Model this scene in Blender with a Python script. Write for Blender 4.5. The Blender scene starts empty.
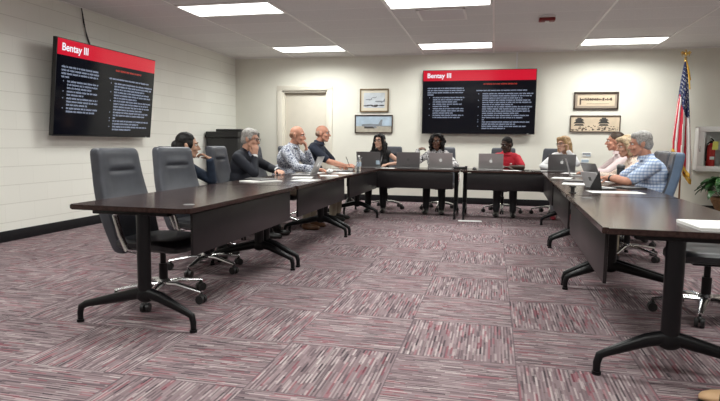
import bpy, bmesh, math, random
from mathutils import Vector, Matrix, Euler, noise
random.seed(7)
PI = math.pi
D2R = math.radians
scene = bpy.context.scene
COL = scene.collection

# ------------------------------------------------------------------ camera, world, exposure
cam_data = bpy.data.cameras.new('camera')
cam = bpy.data.objects.new('camera', cam_data)
COL.objects.link(cam)
cam_data.sensor_fit = 'HORIZONTAL'
cam_data.sensor_width = 36.0
cam_data.lens = 566.43 / 720.0 * 36.0
cam_data.clip_start = 0.05
cr = Vector((0.9735011, 0.2283836, 0.0116842))
cu = Vector((-0.0344304, 0.0958679, 0.9947984))
cf = Vector((-0.2260755, 0.9688397, -0.1011908))
M = Matrix((cr, cu, -cf)).transposed().to_4x4()
M.translation = Vector((0.0, 0.0, 1.1197))
cam.matrix_world = M
scene.camera = cam

world = bpy.data.worlds.new('world')
scene.world = world
world.use_nodes = True
world.node_tree.nodes['Background'].inputs[0].default_value = (0.8, 0.85, 1.0, 1)
world.node_tree.nodes['Background'].inputs[1].default_value = 0.05

scene.view_settings.view_transform = 'Standard'
scene.view_settings.look = 'None'
scene.view_settings.gamma = 1.0
scene.view_settings.use_curve_mapping = False
scene.view_settings.exposure = 0.0
LAMP_STRENGTH = 4.0            # glow of the diffuser itself
LAMP_WATTS = 38.5              # light thrown by each panel

# room numbers
XL, XR, YB, YF, H = -5.14, 4.75, 10.79, -3.0, 2.78
TZ = 0.735                      # table-top height

# ------------------------------------------------------------------ materials
def mat(name, col, rough=0.5, metal=0.0, spec=0.5, var=0.0, vscale=8.0, bump=0.0, bscale=200.0, coat=0.0, sheen=0.0):
    m = bpy.data.materials.new(name)
    m.use_nodes = True
    nt = m.node_tree
    b = nt.nodes['Principled BSDF']
    b.inputs['Roughness'].default_value = rough
    b.inputs['Metallic'].default_value = metal
    b.inputs['Specular IOR Level'].default_value = spec
    b.inputs['Base Color'].default_value = (*col, 1)
    if coat: b.inputs['Coat Weight'].default_value = coat
    if sheen: b.inputs['Sheen Weight'].default_value = sheen
    tc = nt.nodes.new('ShaderNodeTexCoord')
    if var > 0:
        n = nt.nodes.new('ShaderNodeTexNoise')
        n.inputs['Scale'].default_value = vscale
        n.inputs['Detail'].default_value = 4
        nt.links.new(tc.outputs['Object'], n.inputs['Vector'])
        r = nt.nodes.new('ShaderNodeValToRGB')
        r.color_ramp.elements[0].position = 0.3
        r.color_ramp.elements[1].position = 0.7
        r.color_ramp.elements[0].color = (*[c * (1 - var) for c in col], 1)
        r.color_ramp.elements[1].color = (*[min(1, c * (1 + var)) for c in col], 1)
        nt.links.new(n.outputs['Fac'], r.inputs[0])
        nt.links.new(r.outputs[0], b.inputs['Base Color'])
    if bump > 0:
        n2 = nt.nodes.new('ShaderNodeTexNoise')
        n2.inputs['Scale'].default_value = bscale
        nt.links.new(tc.outputs['Object'], n2.inputs['Vector'])
        bp = nt.nodes.new('ShaderNodeBump')
        bp.inputs['Strength'].default_value = bump
        bp.inputs['Distance'].default_value = 0.002
        nt.links.new(n2.outputs['Fac'], bp.inputs['Height'])
        nt.links.new(bp.outputs[0], b.inputs['Normal'])
    return m

def emit(name, col, strength, rough=0.25, base=(0.01, 0.01, 0.012)):
    m = bpy.data.materials.new(name)
    m.use_nodes = True
    b = m.node_tree.nodes['Principled BSDF']
    b.inputs['Base Color'].default_value = (*base, 1)
    b.inputs['Roughness'].default_value = rough
    b.inputs['Emission Color'].default_value = (*col, 1)
    b.inputs['Emission Strength'].default_value = strength
    return m

class NG:
    """small node-graph helper"""
    def __init__(s, m): s.nt = m.node_tree; s.b = s.nt.nodes['Principled BSDF']
    def n(s, t, **kw):
        o = s.nt.nodes.new(t)
        for k, v in kw.items(): setattr(o, k, v)
        return o
    def l(s, a, b): s.nt.links.new(a, b)
    def math(s, op, a, b=None, c=None):
        o = s.n('ShaderNodeMath', operation=op)
        for i, v in enumerate((a, b, c)):
            if v is None: continue
            if hasattr(v, 'is_linked'): s.l(v, o.inputs[i])
            else: o.inputs[i].default_value = v
        return o.outputs[0]
    def xyz(s, coord='Object'):
        tc = s.n('ShaderNodeTexCoord'); sp = s.n('ShaderNodeSeparateXYZ')
        s.l(tc.outputs[coord], sp.inputs[0]); return sp.outputs
    def comb(s, x, y, z=0.0):
        o = s.n('ShaderNodeCombineXYZ')
        for i, v in enumerate((x, y, z)):
            if hasattr(v, 'is_linked'): s.l(v, o.inputs[i])
            else: o.inputs[i].default_value = v
        return o.outputs[0]
    def ramp(s, fac, stops, interp='LINEAR'):
        r = s.n('ShaderNodeValToRGB'); r.color_ramp.interpolation = interp
        e = r.color_ramp.elements
        while len(e) < len(stops): e.new(0.5)
        for i, (p, c) in enumerate(stops):
            e[i].position = p; e[i].color = (*c, 1)
        s.l(fac, r.inputs[0]); return r.outputs[0]
    def mix(s, fac, a, b):
        o = s.n('ShaderNodeMix', data_type='RGBA')
        for i, v in ((0, fac), (6, a), (7, b)):
            if hasattr(v, 'is_linked'): s.l(v, o.inputs[i])
            elif i == 0: o.inputs[0].default_value = v
            else: o.inputs[i].default_value = (*v, 1)
        return o.outputs[2]

def carpet_mat():
    m = mat('carpet_tiles', (0.2, 0.15, 0.16), 0.95, spec=0.1)
    g = NG(m); X, Y, Z = g.xyz()
    S = 0.61
    u = g.math('DIVIDE', g.math('SUBTRACT', X, -0.4604), S)
    v = g.math('DIVIDE', g.math('SUBTRACT', Y, 5.9598), S)
    iu = g.math('FLOOR', u); iv = g.math('FLOOR', v)
    fu = g.math('SUBTRACT', u, iu); fv = g.math('SUBTRACT', v, iv)
    par = g.math('MODULO', g.math('ADD', g.math('ADD', iu, iv), 1001.0), 2.0)   # 0 -> streaks along y
    def sel(a, b): # par ? b : a
        return g.math('ADD', g.math('MULTIPLY', a, g.math('SUBTRACT', 1.0, par)), g.math('MULTIPLY', b, par))
    ac = sel(fu, fv); al = sel(fv, fu)
    tile = g.math('ADD', g.math('MULTIPLY', iu, 17.3), g.math('MULTIPLY', iv, 5.7))
    layers = []
    for (na, nl, off) in ((66.0, 5.0, 0.0), (52.0, 6.0, 91.0)):
        row = g.math('FLOOR', g.math('MULTIPLY', ac, na))
        wn = g.n('ShaderNodeTexWhiteNoise', noise_dimensions='2D')
        g.l(g.comb(g.math('ADD', row, off), tile), wn.inputs['Vector'])
        pos = g.math('FLOOR', g.math('ADD', g.math('MULTIPLY', al, nl), g.math('MULTIPLY', wn.outputs['Value'], 7.0)))
        wn2 = g.n('ShaderNodeTexWhiteNoise', noise_dimensions='3D')
        g.l(g.comb(g.math('ADD', row, off), tile, pos), wn2.inputs['Vector'])
        alt = g.math('MULTIPLY', g.math('MODULO', g.math('ADD', row, 1000.0), 2.0), 0.34)
        layers.append(g.math('ADD', g.math('MULTIPLY', wn2.outputs['Value'], 0.66), alt) if not layers else wn2.outputs['Value'])
    c1 = g.ramp(layers[0], [(0.0, (0.04, 0.031, 0.036)), (0.22, (0.10, 0.073, 0.081)), (0.45, (0.205, 0.149, 0.160)), (0.72, (0.30, 0.228, 0.240)), (0.95, (0.50, 0.43, 0.425))])
    c2 = g.ramp(layers[1], [(0.0, (0.20, 0.145, 0.156)), (0.48, (0.285, 0.215, 0.226)), (0.68, (0.045, 0.036, 0.042)), (0.80, (0.29, 0.055, 0.080)), (0.91, (0.50, 0.43, 0.42))], 'CONSTANT')
    c = g.mix(0.42, c1, c2)
    # larger soft wear of tone
    tc = g.n('ShaderNodeTexCoord'); nz = g.n('ShaderNodeTexNoise'); nz.inputs['Scale'].default_value = 140.0
    g.l(tc.outputs['Object'], nz.inputs['Vector'])
    c = g.mix(g.math('MULTIPLY', nz.outputs['Fac'], 0.26), c, (0.11, 0.09, 0.10))
    # joints between the tiles
    e = g.math('MINIMUM', g.math('MINIMUM', fu, g.math('SUBTRACT', 1.0, fu)), g.math('MINIMUM', fv, g.math('SUBTRACT', 1.0, fv)))
    j = g.math('LESS_THAN', e, 0.006)
    c = g.mix(g.math('MULTIPLY', j, 0.55), c, (0.09, 0.07, 0.08))
    g.l(c, g.b.inputs['Base Color'])
    bp = g.n('ShaderNodeBump'); bp.inputs['Strength'].default_value = 0.5; bp.inputs['Distance'].default_value = 0.004
    g.l(nz.outputs['Fac'], bp.inputs['Height']); g.l(bp.outputs[0], g.b.inputs['Normal'])
    return m

def block_mat():
    m = mat('painted_block', (0.74, 0.715, 0.655), 0.45, spec=0.35)
    g = NG(m); X, Y, Z = g.xyz()
    v = g.math('DIVIDE', g.math('ADD', Z, -0.005), 0.203)
    row = g.math('FLOOR', v); fv = g.math('FRACT', v)
    u = g.math('DIVIDE', g.math('ADD', Y, g.math('MULTIPLY', g.math('MODULO', g.math('ADD', row, 100.0), 2.0), 0.203)), 0.406)
    fu = g.math('FRACT', u)
    ev = g.math('MINIMUM', fv, g.math('SUBTRACT', 1.0, fv)); eu = g.math('MINIMUM', fu, g.math('SUBTRACT', 1.0, fu))
    bed = g.math('LESS_THAN', ev, 0.020); head = g.math('LESS_THAN', eu, 0.006)
    wn = g.n('ShaderNodeTexWhiteNoise', noise_dimensions='2D')
    g.l(g.comb(g.math('FLOOR', u), row), wn.inputs['Vector'])
    c = g.mix(wn.outputs['Value'], (0.845, 0.84, 0.775), (0.87, 0.865, 0.80))
    c = g.mix(g.math('MULTIPLY', bed, 0.75), c, (0.66, 0.65, 0.585))
    c = g.mix(g.math('MULTIPLY', head, 0.35), c, (0.70, 0.69, 0.63))
    g.l(c, g.b.inputs['Base Color'])
    tc = g.n('ShaderNodeTexCoord'); nz = g.n('ShaderNodeTexNoise'); nz.inputs['Scale'].default_value = 60.0
    g.l(tc.outputs['Object'], nz.inputs['Vector'])
    hgt = g.math('SUBTRACT', g.math('MULTIPLY', nz.outputs['Fac'], 0.15), bed)
    bp = g.n('ShaderNodeBump'); bp.inputs['Strength'].default_value = 0.35; bp.inputs['Distance'].default_value = 0.003
    g.l(hgt, bp.inputs['Height']); g.l(bp.outputs[0], g.b.inputs['Normal'])
    return m

def ceiling_mat():
    m = mat('ceiling_tiles', (0.62, 0.59, 0.59), 0.9, spec=0.1)
    g = NG(m); X, Y, Z = g.xyz()
    v = g.math('DIVIDE', g.math('SUBTRACT', Y, 6.40), 0.6273)
    fv = g.math('FRACT', v)
    ev = g.math('MINIMUM', fv, g.math('SUBTRACT', 1.0, fv))
    line = g.math('LESS_THAN', ev, 0.016)
    tc = g.n('ShaderNodeTexCoord'); nz = g.n('ShaderNodeTexNoise'); nz.inputs['Scale'].default_value = 90.0; nz.inputs['Detail'].default_value = 6
    g.l(tc.outputs['Object'], nz.inputs['Vector'])
    wn = g.n('ShaderNodeTexWhiteNoise', noise_dimensions='2D')
    g.l(g.comb(g.math('FLOOR', v), g.math('FLOOR', g.math('DIVIDE', g.math('SUBTRACT', X, -3.87), 1.28))), wn.inputs['Vector'])
    c = g.ramp(nz.outputs['Fac'], [(0.3, (0.70, 0.69, 0.69)), (0.7, (0.84, 0.83, 0.82))])
    c = g.mix(g.math('MULTIPLY', wn.outputs['Value'], 0.16), c, (0.5, 0.49, 0.49))
    c = g.mix(g.math('MULTIPLY', line, 0.45), c, (0.95, 0.94, 0.92))
    g.l(c, g.b.inputs['Base Color'])
    return m

def wood_mat():
    m = mat('espresso_laminate', (0.03, 0.018, 0.016), 0.17, spec=0.36)
    g = NG(m); X, Y, Z = g.xyz()
    nz = g.n('ShaderNodeTexNoise'); nz.inputs['Scale'].default_value = 1.0; nz.inputs['Detail'].default_value = 5
    g.l(g.comb(g.math('MULTIPLY', X, 60.0), g.math('MULTIPLY', Y, 3.0), g.math('MULTIPLY', Z, 60.0)), nz.inputs['Vector'])
    c = g.ramp(nz.outputs['Fac'], [(0.3, (0.020, 0.010, 0.009)), (0.7, (0.045, 0.024, 0.021))])
    g.l(c, g.b.inputs['Base Color'])
    return m

def plaid_mat():
    m = mat('blue_check_cloth', (0.3, 0.4, 0.62), 0.85, spec=0.2)
    g = NG(m); X, Y, Z = g.xyz()
    def band(c, s, w): return g.math('LESS_THAN', g.math('FRACT', g.math('MULTIPLY', c, s)), w)
    yz = g.math('ADD', Y, g.math('MULTIPLY', X, 0.6))
    a = band(Z, 32.0, 0.4); b = band(yz, 32.0, 0.4)
    c = g.mix(g.math('MULTIPLY', a, 0.62), (0.62, 0.70, 0.82), (0.13, 0.22, 0.45))
    c = g.mix(g.math('MULTIPLY', b, 0.45), c, (0.16, 0.26, 0.5))
    g.l(c, g.b.inputs['Base Color'])
    return m

def blotch_mat(name, stops, scale, kind='voronoi'):
    m = mat(name, stops[0][1], 0.85, spec=0.2)
    g = NG(m); tc = g.n('ShaderNodeTexCoord')
    nz = g.n('ShaderNodeTexNoise'); nz.inputs['Scale'].default_value = scale; nz.inputs['Detail'].default_value = 3; nz.inputs['Distortion'].default_value = 1.6
    g.l(tc.outputs['Object'], nz.inputs['Vector'])
    g.l(g.ramp(nz.outputs['Fac'], stops, 'CONSTANT'), g.b.inputs['Base Color'])
    return m

MT = {}
MT['carpet'] = carpet_mat()
MT['block'] = block_mat()
MT['ceiling'] = ceiling_mat()
MT['wood'] = wood_mat()
MT['wall'] = mat('painted_wall', (0.80, 0.785, 0.705), 0.5, spec=0.3, var=0.02, vscale=3, bump=0.15, bscale=120)
MT['basebd'] = mat('black_vinyl', (0.006, 0.006, 0.008), 0.5, spec=0.3)
MT['trimpaint'] = mat('cream_trim_paint', (0.74, 0.70, 0.61), 0.35, var=0.02)
MT['doorpaint'] = mat('cream_door_paint', (0.66, 0.615, 0.53), 0.4, var=0.02)
MT['tbar'] = mat('white_grid_metal', (0.92, 0.91, 0.89), 0.4)
MT['black'] = mat('black_powder_metal', (0.005, 0.005, 0.006), 0.34, spec=0.25)
MT['blackpl'] = mat('black_plastic', (0.014, 0.014, 0.015), 0.45)
MT['panel'] = mat('dark_panel_laminate', (0.011, 0.009, 0.010), 0.36, spec=0.3, var=0.15, vscale=20)
MT['leather'] = mat('charcoal_leather', (0.050, 0.054, 0.068), 0.42, spec=0.5, var=0.12, vscale=14, bump=0.3, bscale=260)
MT['seatleather'] = mat('black_leather', (0.018, 0.019, 0.024), 0.38, spec=0.5, var=0.1, bump=0.3, bscale=260)
MT['litleather'] = mat('blue_lit_leather', (0.105, 0.16, 0.25), 0.5, var=0.1, vscale=14, bump=0.3, bscale=260)  # chair leather with the bluish light falling on it put into the colour
MT['chrome'] = mat('polished_aluminium', (0.72, 0.72, 0.73), 0.22, metal=1.0)
MT['silver'] = mat('silver_aluminium', (0.50, 0.49, 0.49), 0.38, metal=0.75)
MT['spgrey'] = mat('grey_aluminium', (0.20, 0.195, 0.20), 0.38, metal=0.6)
MT['whitepl'] = mat('white_plastic', (0.88, 0.88, 0.87), 0.4)
MT['paper'] = mat('white_paper', (0.82, 0.82, 0.81), 0.8, var=0.02)
MT['paperedge'] = mat('paper_edge', (0.7, 0.69, 0.66), 0.8, var=0.05, vscale=60)
MT['lcd'] = emit('lcd_light', (0.8, 0.86, 1.0), 0.55)
MT['lamp'] = emit('lamp_diffuser', (0.98, 1.0, 0.96), LAMP_STRENGTH, 0.5, (0.8, 0.8, 0.8))
MT['scr'] = emit('screen_black', (0.010, 0.012, 0.03), 0.12, 0.10, (0.003, 0.003, 0.004))
MT['scr'].node_tree.nodes['Principled BSDF'].inputs['Specular IOR Level'].default_value = 0.25
MT['scrred'] = emit('screen_red', (0.78, 0.008, 0.035), 0.75, 0.15, (0.02, 0.002, 0.003))
MT['scrwhite'] = emit('screen_white', (0.9, 0.93, 1.0), 0.95, 0.15)
MT['scrtext'] = emit('screen_text', (0.52, 0.60, 0.80), 0.62, 0.15)
MT['scrorange'] = emit('screen_orange_red', (0.75, 0.06, 0.03), 0.6, 0.15)
MT['gold'] = mat('gold_metal', (0.80, 0.55, 0.18), 0.25, metal=1.0)
MT['goldfringe'] = mat('gold_fringe', (0.62, 0.36, 0.05), 0.8, var=0.3, vscale=90)
MT['woodpole'] = mat('dark_wood_pole', (0.13, 0.055, 0.022), 0.4, var=0.2)
MT['flagred'] = mat('flag_red', (0.46, 0.014, 0.035), 0.75)
MT['flagwhite'] = mat('flag_white', (0.80, 0.78, 0.76), 0.75)
MT['flagblue'] = mat('flag_blue', (0.014, 0.022, 0.085), 0.75)
MT['alarmred'] = mat('alarm_red', (0.20, 0.008, 0.010), 0.4)
MT['extred'] = mat('extinguisher_red', (0.55, 0.02, 0.015), 0.3)
MT['tagyel'] = mat('yellow_tag', (0.85, 0.80, 0.18), 0.7)
MT['wicker'] = mat('wicker', (0.15, 0.075, 0.032), 0.8, var=0.5, vscale=45, bump=0.8, bscale=80)
MT['leaf'] = mat('leaf_green', (0.022, 0.085, 0.020), 0.4, var=0.45, vscale=7)
MT['stem'] = mat('stem_green', (0.07, 0.16, 0.04), 0.6)
MT['soil'] = mat('soil', (0.03, 0.02, 0.012), 0.95, var=0.4, vscale=60)
MT['frame_gold'] = mat('antique_gold_frame', (0.20, 0.14, 0.07), 0.45, metal=0.3, var=0.2)
MT['frame_dark'] = mat('dark_wood_frame', (0.055, 0.035, 0.025), 0.45, var=0.2)
MT['matboard'] = mat('cream_mat_board', (0.72, 0.66, 0.54), 0.8)
MT['taupe'] = mat('taupe_mat_board', (0.36, 0.29, 0.23), 0.8)
MT['sepia'] = mat('sepia_paper', (0.66, 0.54, 0.40), 0.8, var=0.08)
MT['ink'] = mat('brown_ink', (0.12, 0.085, 0.065), 0.8)
MT['inkdark'] = mat('dark_ink', (0.05, 0.045, 0.042), 0.8)
MT['skyprint'] = mat('pale_blue_print', (0.42, 0.52, 0.62), 0.6, var=0.18, vscale=6)
MT['sandprint'] = mat('sand_print', (0.44, 0.40, 0.33), 0.6, var=0.15, vscale=12)
MT['greyprint'] = mat('grey_print', (0.22, 0.24, 0.27), 0.6, var=0.2)
MT['seaprint'] = mat('misty_print', (0.58, 0.62, 0.66), 0.6, var=0.12, vscale=9)
MT['clearpl'] = mat('clear_plastic', (0.9, 0.93, 0.95), 0.08)
_b = MT['clearpl'].node_tree.nodes['Principled BSDF']; _b.inputs['Transmission Weight'].default_value = 0.92; _b.inputs['IOR'].default_value = 1.15
MT['glass'] = mat('door_glass', (0.93, 0.96, 0.96), 0.03)
_b = MT['glass'].node_tree.nodes['Principled BSDF']; _b.inputs['Transmission Weight'].default_value = 1.0; _b.inputs['IOR'].default_value = 1.02
MT['bluelabel'] = mat('blue_label', (0.42, 0.52, 0.62), 0.5)
MT['darkglass'] = mat('smoky_tumbler', (0.05, 0.055, 0.06), 0.12)
MT['tan'] = mat('tan_leather', (0.62, 0.40, 0.22), 0.5, var=0.1)
MT['grey'] = mat('grey_plastic', (0.13, 0.13, 0.13), 0.45)

# ------------------------------------------------------------------ mesh helpers
class MB:
    def __init__(s): s.bm = bmesh.new()
    def _take(s, bm, mi=0, mtx=None):
        if mtx is not None: bm.transform(mtx)
        bmesh.ops.recalc_face_normals(bm, faces=bm.faces)
        for f in bm.faces: f.material_index = mi
        t = bpy.data.meshes.new('t'); bm.to_mesh(t); bm.free()
        s.bm.from_mesh(t); bpy.data.meshes.remove(t)
        return s
    def box(s, c, d, bev=0.0, mi=0, rot=None, seg=2):
        bm = bmesh.new(); bmesh.ops.create_cube(bm, size=1.0)
        for v in bm.verts: v.co = Vector((v.co.x * d[0], v.co.y * d[1], v.co.z * d[2]))
        if bev > 0: bmesh.ops.bevel(bm, geom=list(bm.edges), offset=min(bev, min(d) * 0.49), segments=seg, affect='EDGES', profile=0.5)
        mt = Matrix.Translation(Vector(c))
        if rot is not None: mt = mt @ Euler(rot).to_matrix().to_4x4()
        return s._take(bm, mi, mt)
    def cyl(s, a, b, ra, rb=None, n=16, mi=0, caps=True):
        a = Vector(a); b = Vector(b); rb = ra if rb is None else rb
        bm = bmesh.new(); L = (b - a).length
        bmesh.ops.create_cone(bm, cap_ends=caps, segments=n, radius1=ra, radius2=rb, depth=L)
        q = (b - a).to_track_quat('Z', 'Y').to_matrix().to_4x4()
        return s._take(bm, mi, Matrix.Translation((a + b) / 2) @ q)
    def sph(s, c, r, mi=0, rot=None, sub=3):
        bm = bmesh.new(); bmesh.ops.create_icosphere(bm, subdivisions=sub, radius=1.0)
        r = (r, r, r) if not hasattr(r, '__len__') else r
        mt = Matrix.Translation(Vector(c))
        if rot is not None: mt = mt @ rot.to_4x4()
        return s._take(bm, mi, mt @ Matrix.Diagonal((*r, 1)))
    def rings(s, rings, mi=0, cap=True, closed=False):
        bm = bmesh.new()
        R = [[bm.verts.new(Vector(p)) for p in r] for r in rings]
        n = len(R[0]); m = len(R)
        for i in range(m if closed else m - 1):
            for j in range(n):
                bm.faces.new((R[i][j], R[i][(j + 1) % n], R[(i + 1) % m][(j + 1) % n], R[(i + 1) % m][j]))
        if cap and not closed:
            bm.faces.new(R[0][::-1]); bm.faces.new(R[-1])
        return s._take(bm, mi)
    def tube(s, pts, rad, n=10, mi=0, closed=False, flat=None):
        pts = [Vector(p) for p in pts]; m = len(pts)
        rad = rad if hasattr(rad, '__len__') else [rad] * m
        out = []; up = None
        for i in range(m):
            if closed: t = pts[(i + 1) % m] - pts[i - 1]
            else: t = pts[min(i + 1, m - 1)] - pts[max(i - 1, 0)]
            t.normalize()
            if up is None:
                up = Vector((0, 0, 1)) if abs(t.z) < 0.9 else Vector((0, 1, 0))
            up = (up - t * up.dot(t)).normalized()
            sd = t.cross(up)
            f = flat or (1, 1)
            out.append([pts[i] + (sd * math.cos(2 * PI * k / n) * f[0] + up * math.sin(2 * PI * k / n) * f[1]) * rad[i] for k in range(n)])
        return s.rings(out, mi, True, closed)
    def lathe(s, prof, c=(0, 0, 0), n=24, mi=0):
        c = Vector(c)
        return s.rings([[c + Vector((r * math.cos(2 * PI * k / n), r * math.sin(2 * PI * k / n), z)) for k in range(n)] for r, z in prof], mi)
    def poly(s, pts, th, mi=0, mtx=None):
        """flat outline in local xz, extruded along y by th"""
        bm = bmesh.new()
        a = [bm.verts.new((p[0], 0, p[1])) for p in pts]
        b = [bm.verts.new((p[0], th, p[1])) for p in pts]
        bm.faces.new(a); bm.faces.new(b[::-1]); n = len(a)
        for i in range(n): bm.faces.new((a[i], b[i], b[(i + 1) % n], a[(i + 1) % n]))
        return s._take(bm, mi, mtx)
    def sheet(s, f, nu, nv, mi=0, mif=None):
        bm = bmesh.new()
        G = [[bm.verts.new(Vector(f(i / nu, j / nv))) for j in range(nv + 1)] for i in range(nu + 1)]
        mis = []
        for i in range(nu):
            for j in range(nv):
                fc = bm.faces.new((G[i][j], G[i + 1][j], G[i + 1][j + 1], G[i][j + 1]))
                fc.material_index = mif((i + .5) / nu, (j + .5) / nv) if mif else mi
        t = bpy.data.meshes.new('t'); bm.to_mesh(t); bm.free(); s.bm.from_mesh(t); bpy.data.meshes.remove(t)
        return s
    def build(s, name, mats, parent=None, smooth=True, ang=38):
        me = bpy.data.meshes.new(name)
        s.bm.to_mesh(me); s.bm.free()
        for m in (mats if isinstance(mats, (list, tuple)) else [mats]):
            me.materials.append(MT[m] if isinstance(m, str) else m)
        if smooth and len(me.polygons):
            me.polygons.foreach_set('use_smooth', [True] * len(me.polygons))
            me.set_sharp_from_angle(angle=D2R(ang))
        o = bpy.data.objects.new(name, me); COL.objects.link(o)
        if parent is not None: o.parent = parent
        return o

def tag(o, label=None, cat=None, group=None, kind=None):
    if label: o['label'] = label
    if cat: o['category'] = cat
    if group: o['group'] = group
    if kind: o['kind'] = kind
    return o
def thing(name, label, cat, loc=(0, 0, 0), rz=0.0, group=None):
    o = bpy.data.objects.new(name, None); COL.objects.link(o)
    o.empty_display_size = 0.1
    o.location = loc; o.rotation_euler = (0, 0, D2R(rz))
    return tag(o, label, cat, group)
def kids(o): return [c for c in COL.objects if c.parent == o]
def dup(o, loc, rz, label=None, group=None, parent=None):
    c = o.copy(); COL.objects.link(c)
    if parent is None:
        c.location = loc; c.rotation_euler = (0, 0, D2R(rz))
        if label: c['label'] = label
        if group: c['group'] = group
    else: c.parent = parent
    for k in kids(o): dup(k, None, None, parent=c)
    return c
def struct(o): o['kind'] = 'structure'; return o

# ------------------------------------------------------------------ room shell
W = XR - XL; Dp = YB - YF; cx = (XL + XR) / 2; cy = (YB + YF) / 2
struct(MB().box((cx, cy, -0.05), (W + .4, Dp + .4, 0.1)).build('floor', 'carpet'))
struct(MB().box((cx, cy, H + 0.05), (W + .4, Dp + .4, 0.1)).build('ceiling', 'ceiling'))
struct(MB().box((XL - 0.1, cy, H / 2), (0.2, Dp + .4, H)).build('wall_left', 'block'))
struct(MB().box((XR + 0.1, cy, H / 2), (0.2, Dp + .4, H)).build('wall_right', 'wall'))
struct(MB().box((cx, YF - 0.1, H / 2), (W, 0.2, H)).build('wall_front', 'wall'))
# back wall with its door opening
DX0, DX1, DT = -4.14, -3.19, 2.14
wb = MB()
wb.box(((XL + DX0) / 2, YB + 0.1, H / 2), (DX0 - XL, 0.2, H))
wb.box(((DX1 + XR) / 2, YB + 0.1, H / 2), (XR - DX1, 0.2, H))
wb.box(((DX0 + DX1) / 2, YB + 0.1, (H + DT) / 2), (DX1 - DX0, 0.2, H - DT))
struct(wb.build('wall_back', 'wall'))
dr = thing('door_1', None, None, ((DX0 + DX1) / 2, YB, 0)); struct(dr)
fw = (DX1 - DX0) / 2
fr = MB()
for sx in (-1, 1): fr.box((sx * (fw + 0.045), 0.0, DT / 2), (0.11, 0.05, DT), 0.006)
fr.box((0, 0.0, DT + 0.045), (fw * 2 + 0.2, 0.05, 0.10), 0.006)
fr.box((-fw + .02, 0.09, DT / 2), (0.04, 0.16, DT), 0.004).box((fw - .02, 0.09, DT / 2), (0.04, 0.16, DT), 0.004).box((0, 0.09, DT - .02), (fw * 2, 0.16, 0.04), 0.004)
fr.build('door_frame', 'trimpaint', dr)
dl = MB().box((0, 0.12, DT / 2 - 0.02), (fw * 2 - 0.085, 0.045, DT - 0.05), 0.004).build('door_leaf', 'doorpaint', dr)
MB().cyl((fw - .12, 0.1, 1.0), (fw - .12, 0.06, 1.0), 0.012).sph((fw - .12, 0.045, 1.0), 0.028).build('door_knob', 'chrome', dl)
# skirting
struct(MB().box((XL + 0.006, cy, 0.06), (0.012, Dp, 0.12), 0.003).build('baseboard_left', 'basebd'))
bb = MB().box(((XL + DX0 - .1) / 2, YB - 0.006, 0.06), (DX0 - .1 - XL, 0.012, 0.12), 0.003)
bb.box(((DX1 + .1 + XR) / 2, YB - 0.006, 0.06), (XR - DX1 - .1, 0.012, 0.12), 0.003)
struct(bb.build('baseboard_back', 'basebd'))
struct(MB().box((XR - 0.006, cy, 0.06), (0.012, Dp, 0.12), 0.003).build('baseboard_right', 'basebd'))
# ceiling grid rails and the wall angle
rails = MB()
for x in (-2.655, -1.325, -0.055, 1.325, 2.56, 3.84, -3.88): rails.box((x, cy, H - 0.003), (0.026, Dp, 0.008), 0.001)
rails.box((XL + .012, cy, H - 0.004), (0.024, Dp, 0.01)).box((cx, YB - .012, H - 0.004), (W, 0.024, 0.01))
struct(rails.build('trim_1', 'tbar'))

# ------------------------------------------------------------------ ceiling fixtures
def ceiling_light(label, x, y, first=[None]):
    if first[0] is None:
        t = thing('ceiling_light', label, 'ceiling light', (x, y, H), 0, 'recessed ceiling light panels')
        f = MB()
        for s in (-1, 1):
            f.box((s * 0.605, 0, -0.008), (0.022, 0.63, 0.016), 0.003).box((0, s * 0.295, -0.008), (1.2, 0.04, 0.016), 0.003)
        f.build('light_frame', 'tbar', t)
        MB().box((0, 0, -0.006), (1.18, 0.56, 0.008), 0.002).build('diffuser', 'lamp', t)
        ld = bpy.data.lights.new('panel_light', 'AREA'); ld.shape = 'RECTANGLE'; ld.size = 1.16; ld.size_y = 0.54
        ld.energy = LAMP_WATTS; ld.spread = D2R(160); ld.color = (0.98, 1.0, 0.955)
        lo = bpy.data.objects.new('panel_light', ld); COL.objects.link(lo); lo.parent = t; lo.location = (0, 0, -.0115)
        first[0] = t; return t
    return dup(first[0], (x, y, H), 0, label)
ceiling_light('rectangular ceiling light panel near the left wall, in front of the other left panel', -3.27, 6.77)
ceiling_light('rectangular ceiling light panel above the cream door by the back wall', -3.25, 9.83)
ceiling_light('rectangular ceiling light panel beside the square ceiling air vent', -0.69, 6.80)
ceiling_light('rectangular ceiling light panel above the screen on the back wall', -0.68, 9.89)
ceiling_light('rectangular ceiling light panel above the two sepia framed prints', 1.94, 9.88)
# unseen panels added to light the room, continuing the rows over the camera's end
for x, y, w in ((1.94, 6.55, 'right of the red ceiling alarm, out over the right tables'), (-3.25, 3.7, 'over the left end of the left tables'), (-0.68, 3.7, 'over the open carpet between the table rows'),
                (1.94, 3.7, 'over the near right table'), (-3.25, 0.6, 'at the front of the room by the left wall'), (-0.68, 0.6, 'at the front of the room above the camera'), (1.94, 0.6, 'at the front of the room on the right'),):
    ceiling_light('added unseen rectangular ceiling light panel ' + w, x, y)

t = thing('ceiling_vent', 'square white ceiling air vent with louvres beside a light panel', 'vent', (-0.70, 7.53, H))
f = MB()
for s in (-1, 1): f.box((s * .29, 0, -.008), (.03, .61, .016), .003).box((0, s * .29, -.008), (.61, .03, .016), .003)
f.build('vent_frame', 'tbar', t)
lv = MB()
for k in range(9): lv.box((0, -.24 + k * .06, -.006), (.55, .05, .004), 0, rot=(-0.3, 0, 0))
lv.build('louvre', mat('grey_vent_metal', (0.75, 0.73, 0.73), 0.5), t)

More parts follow.
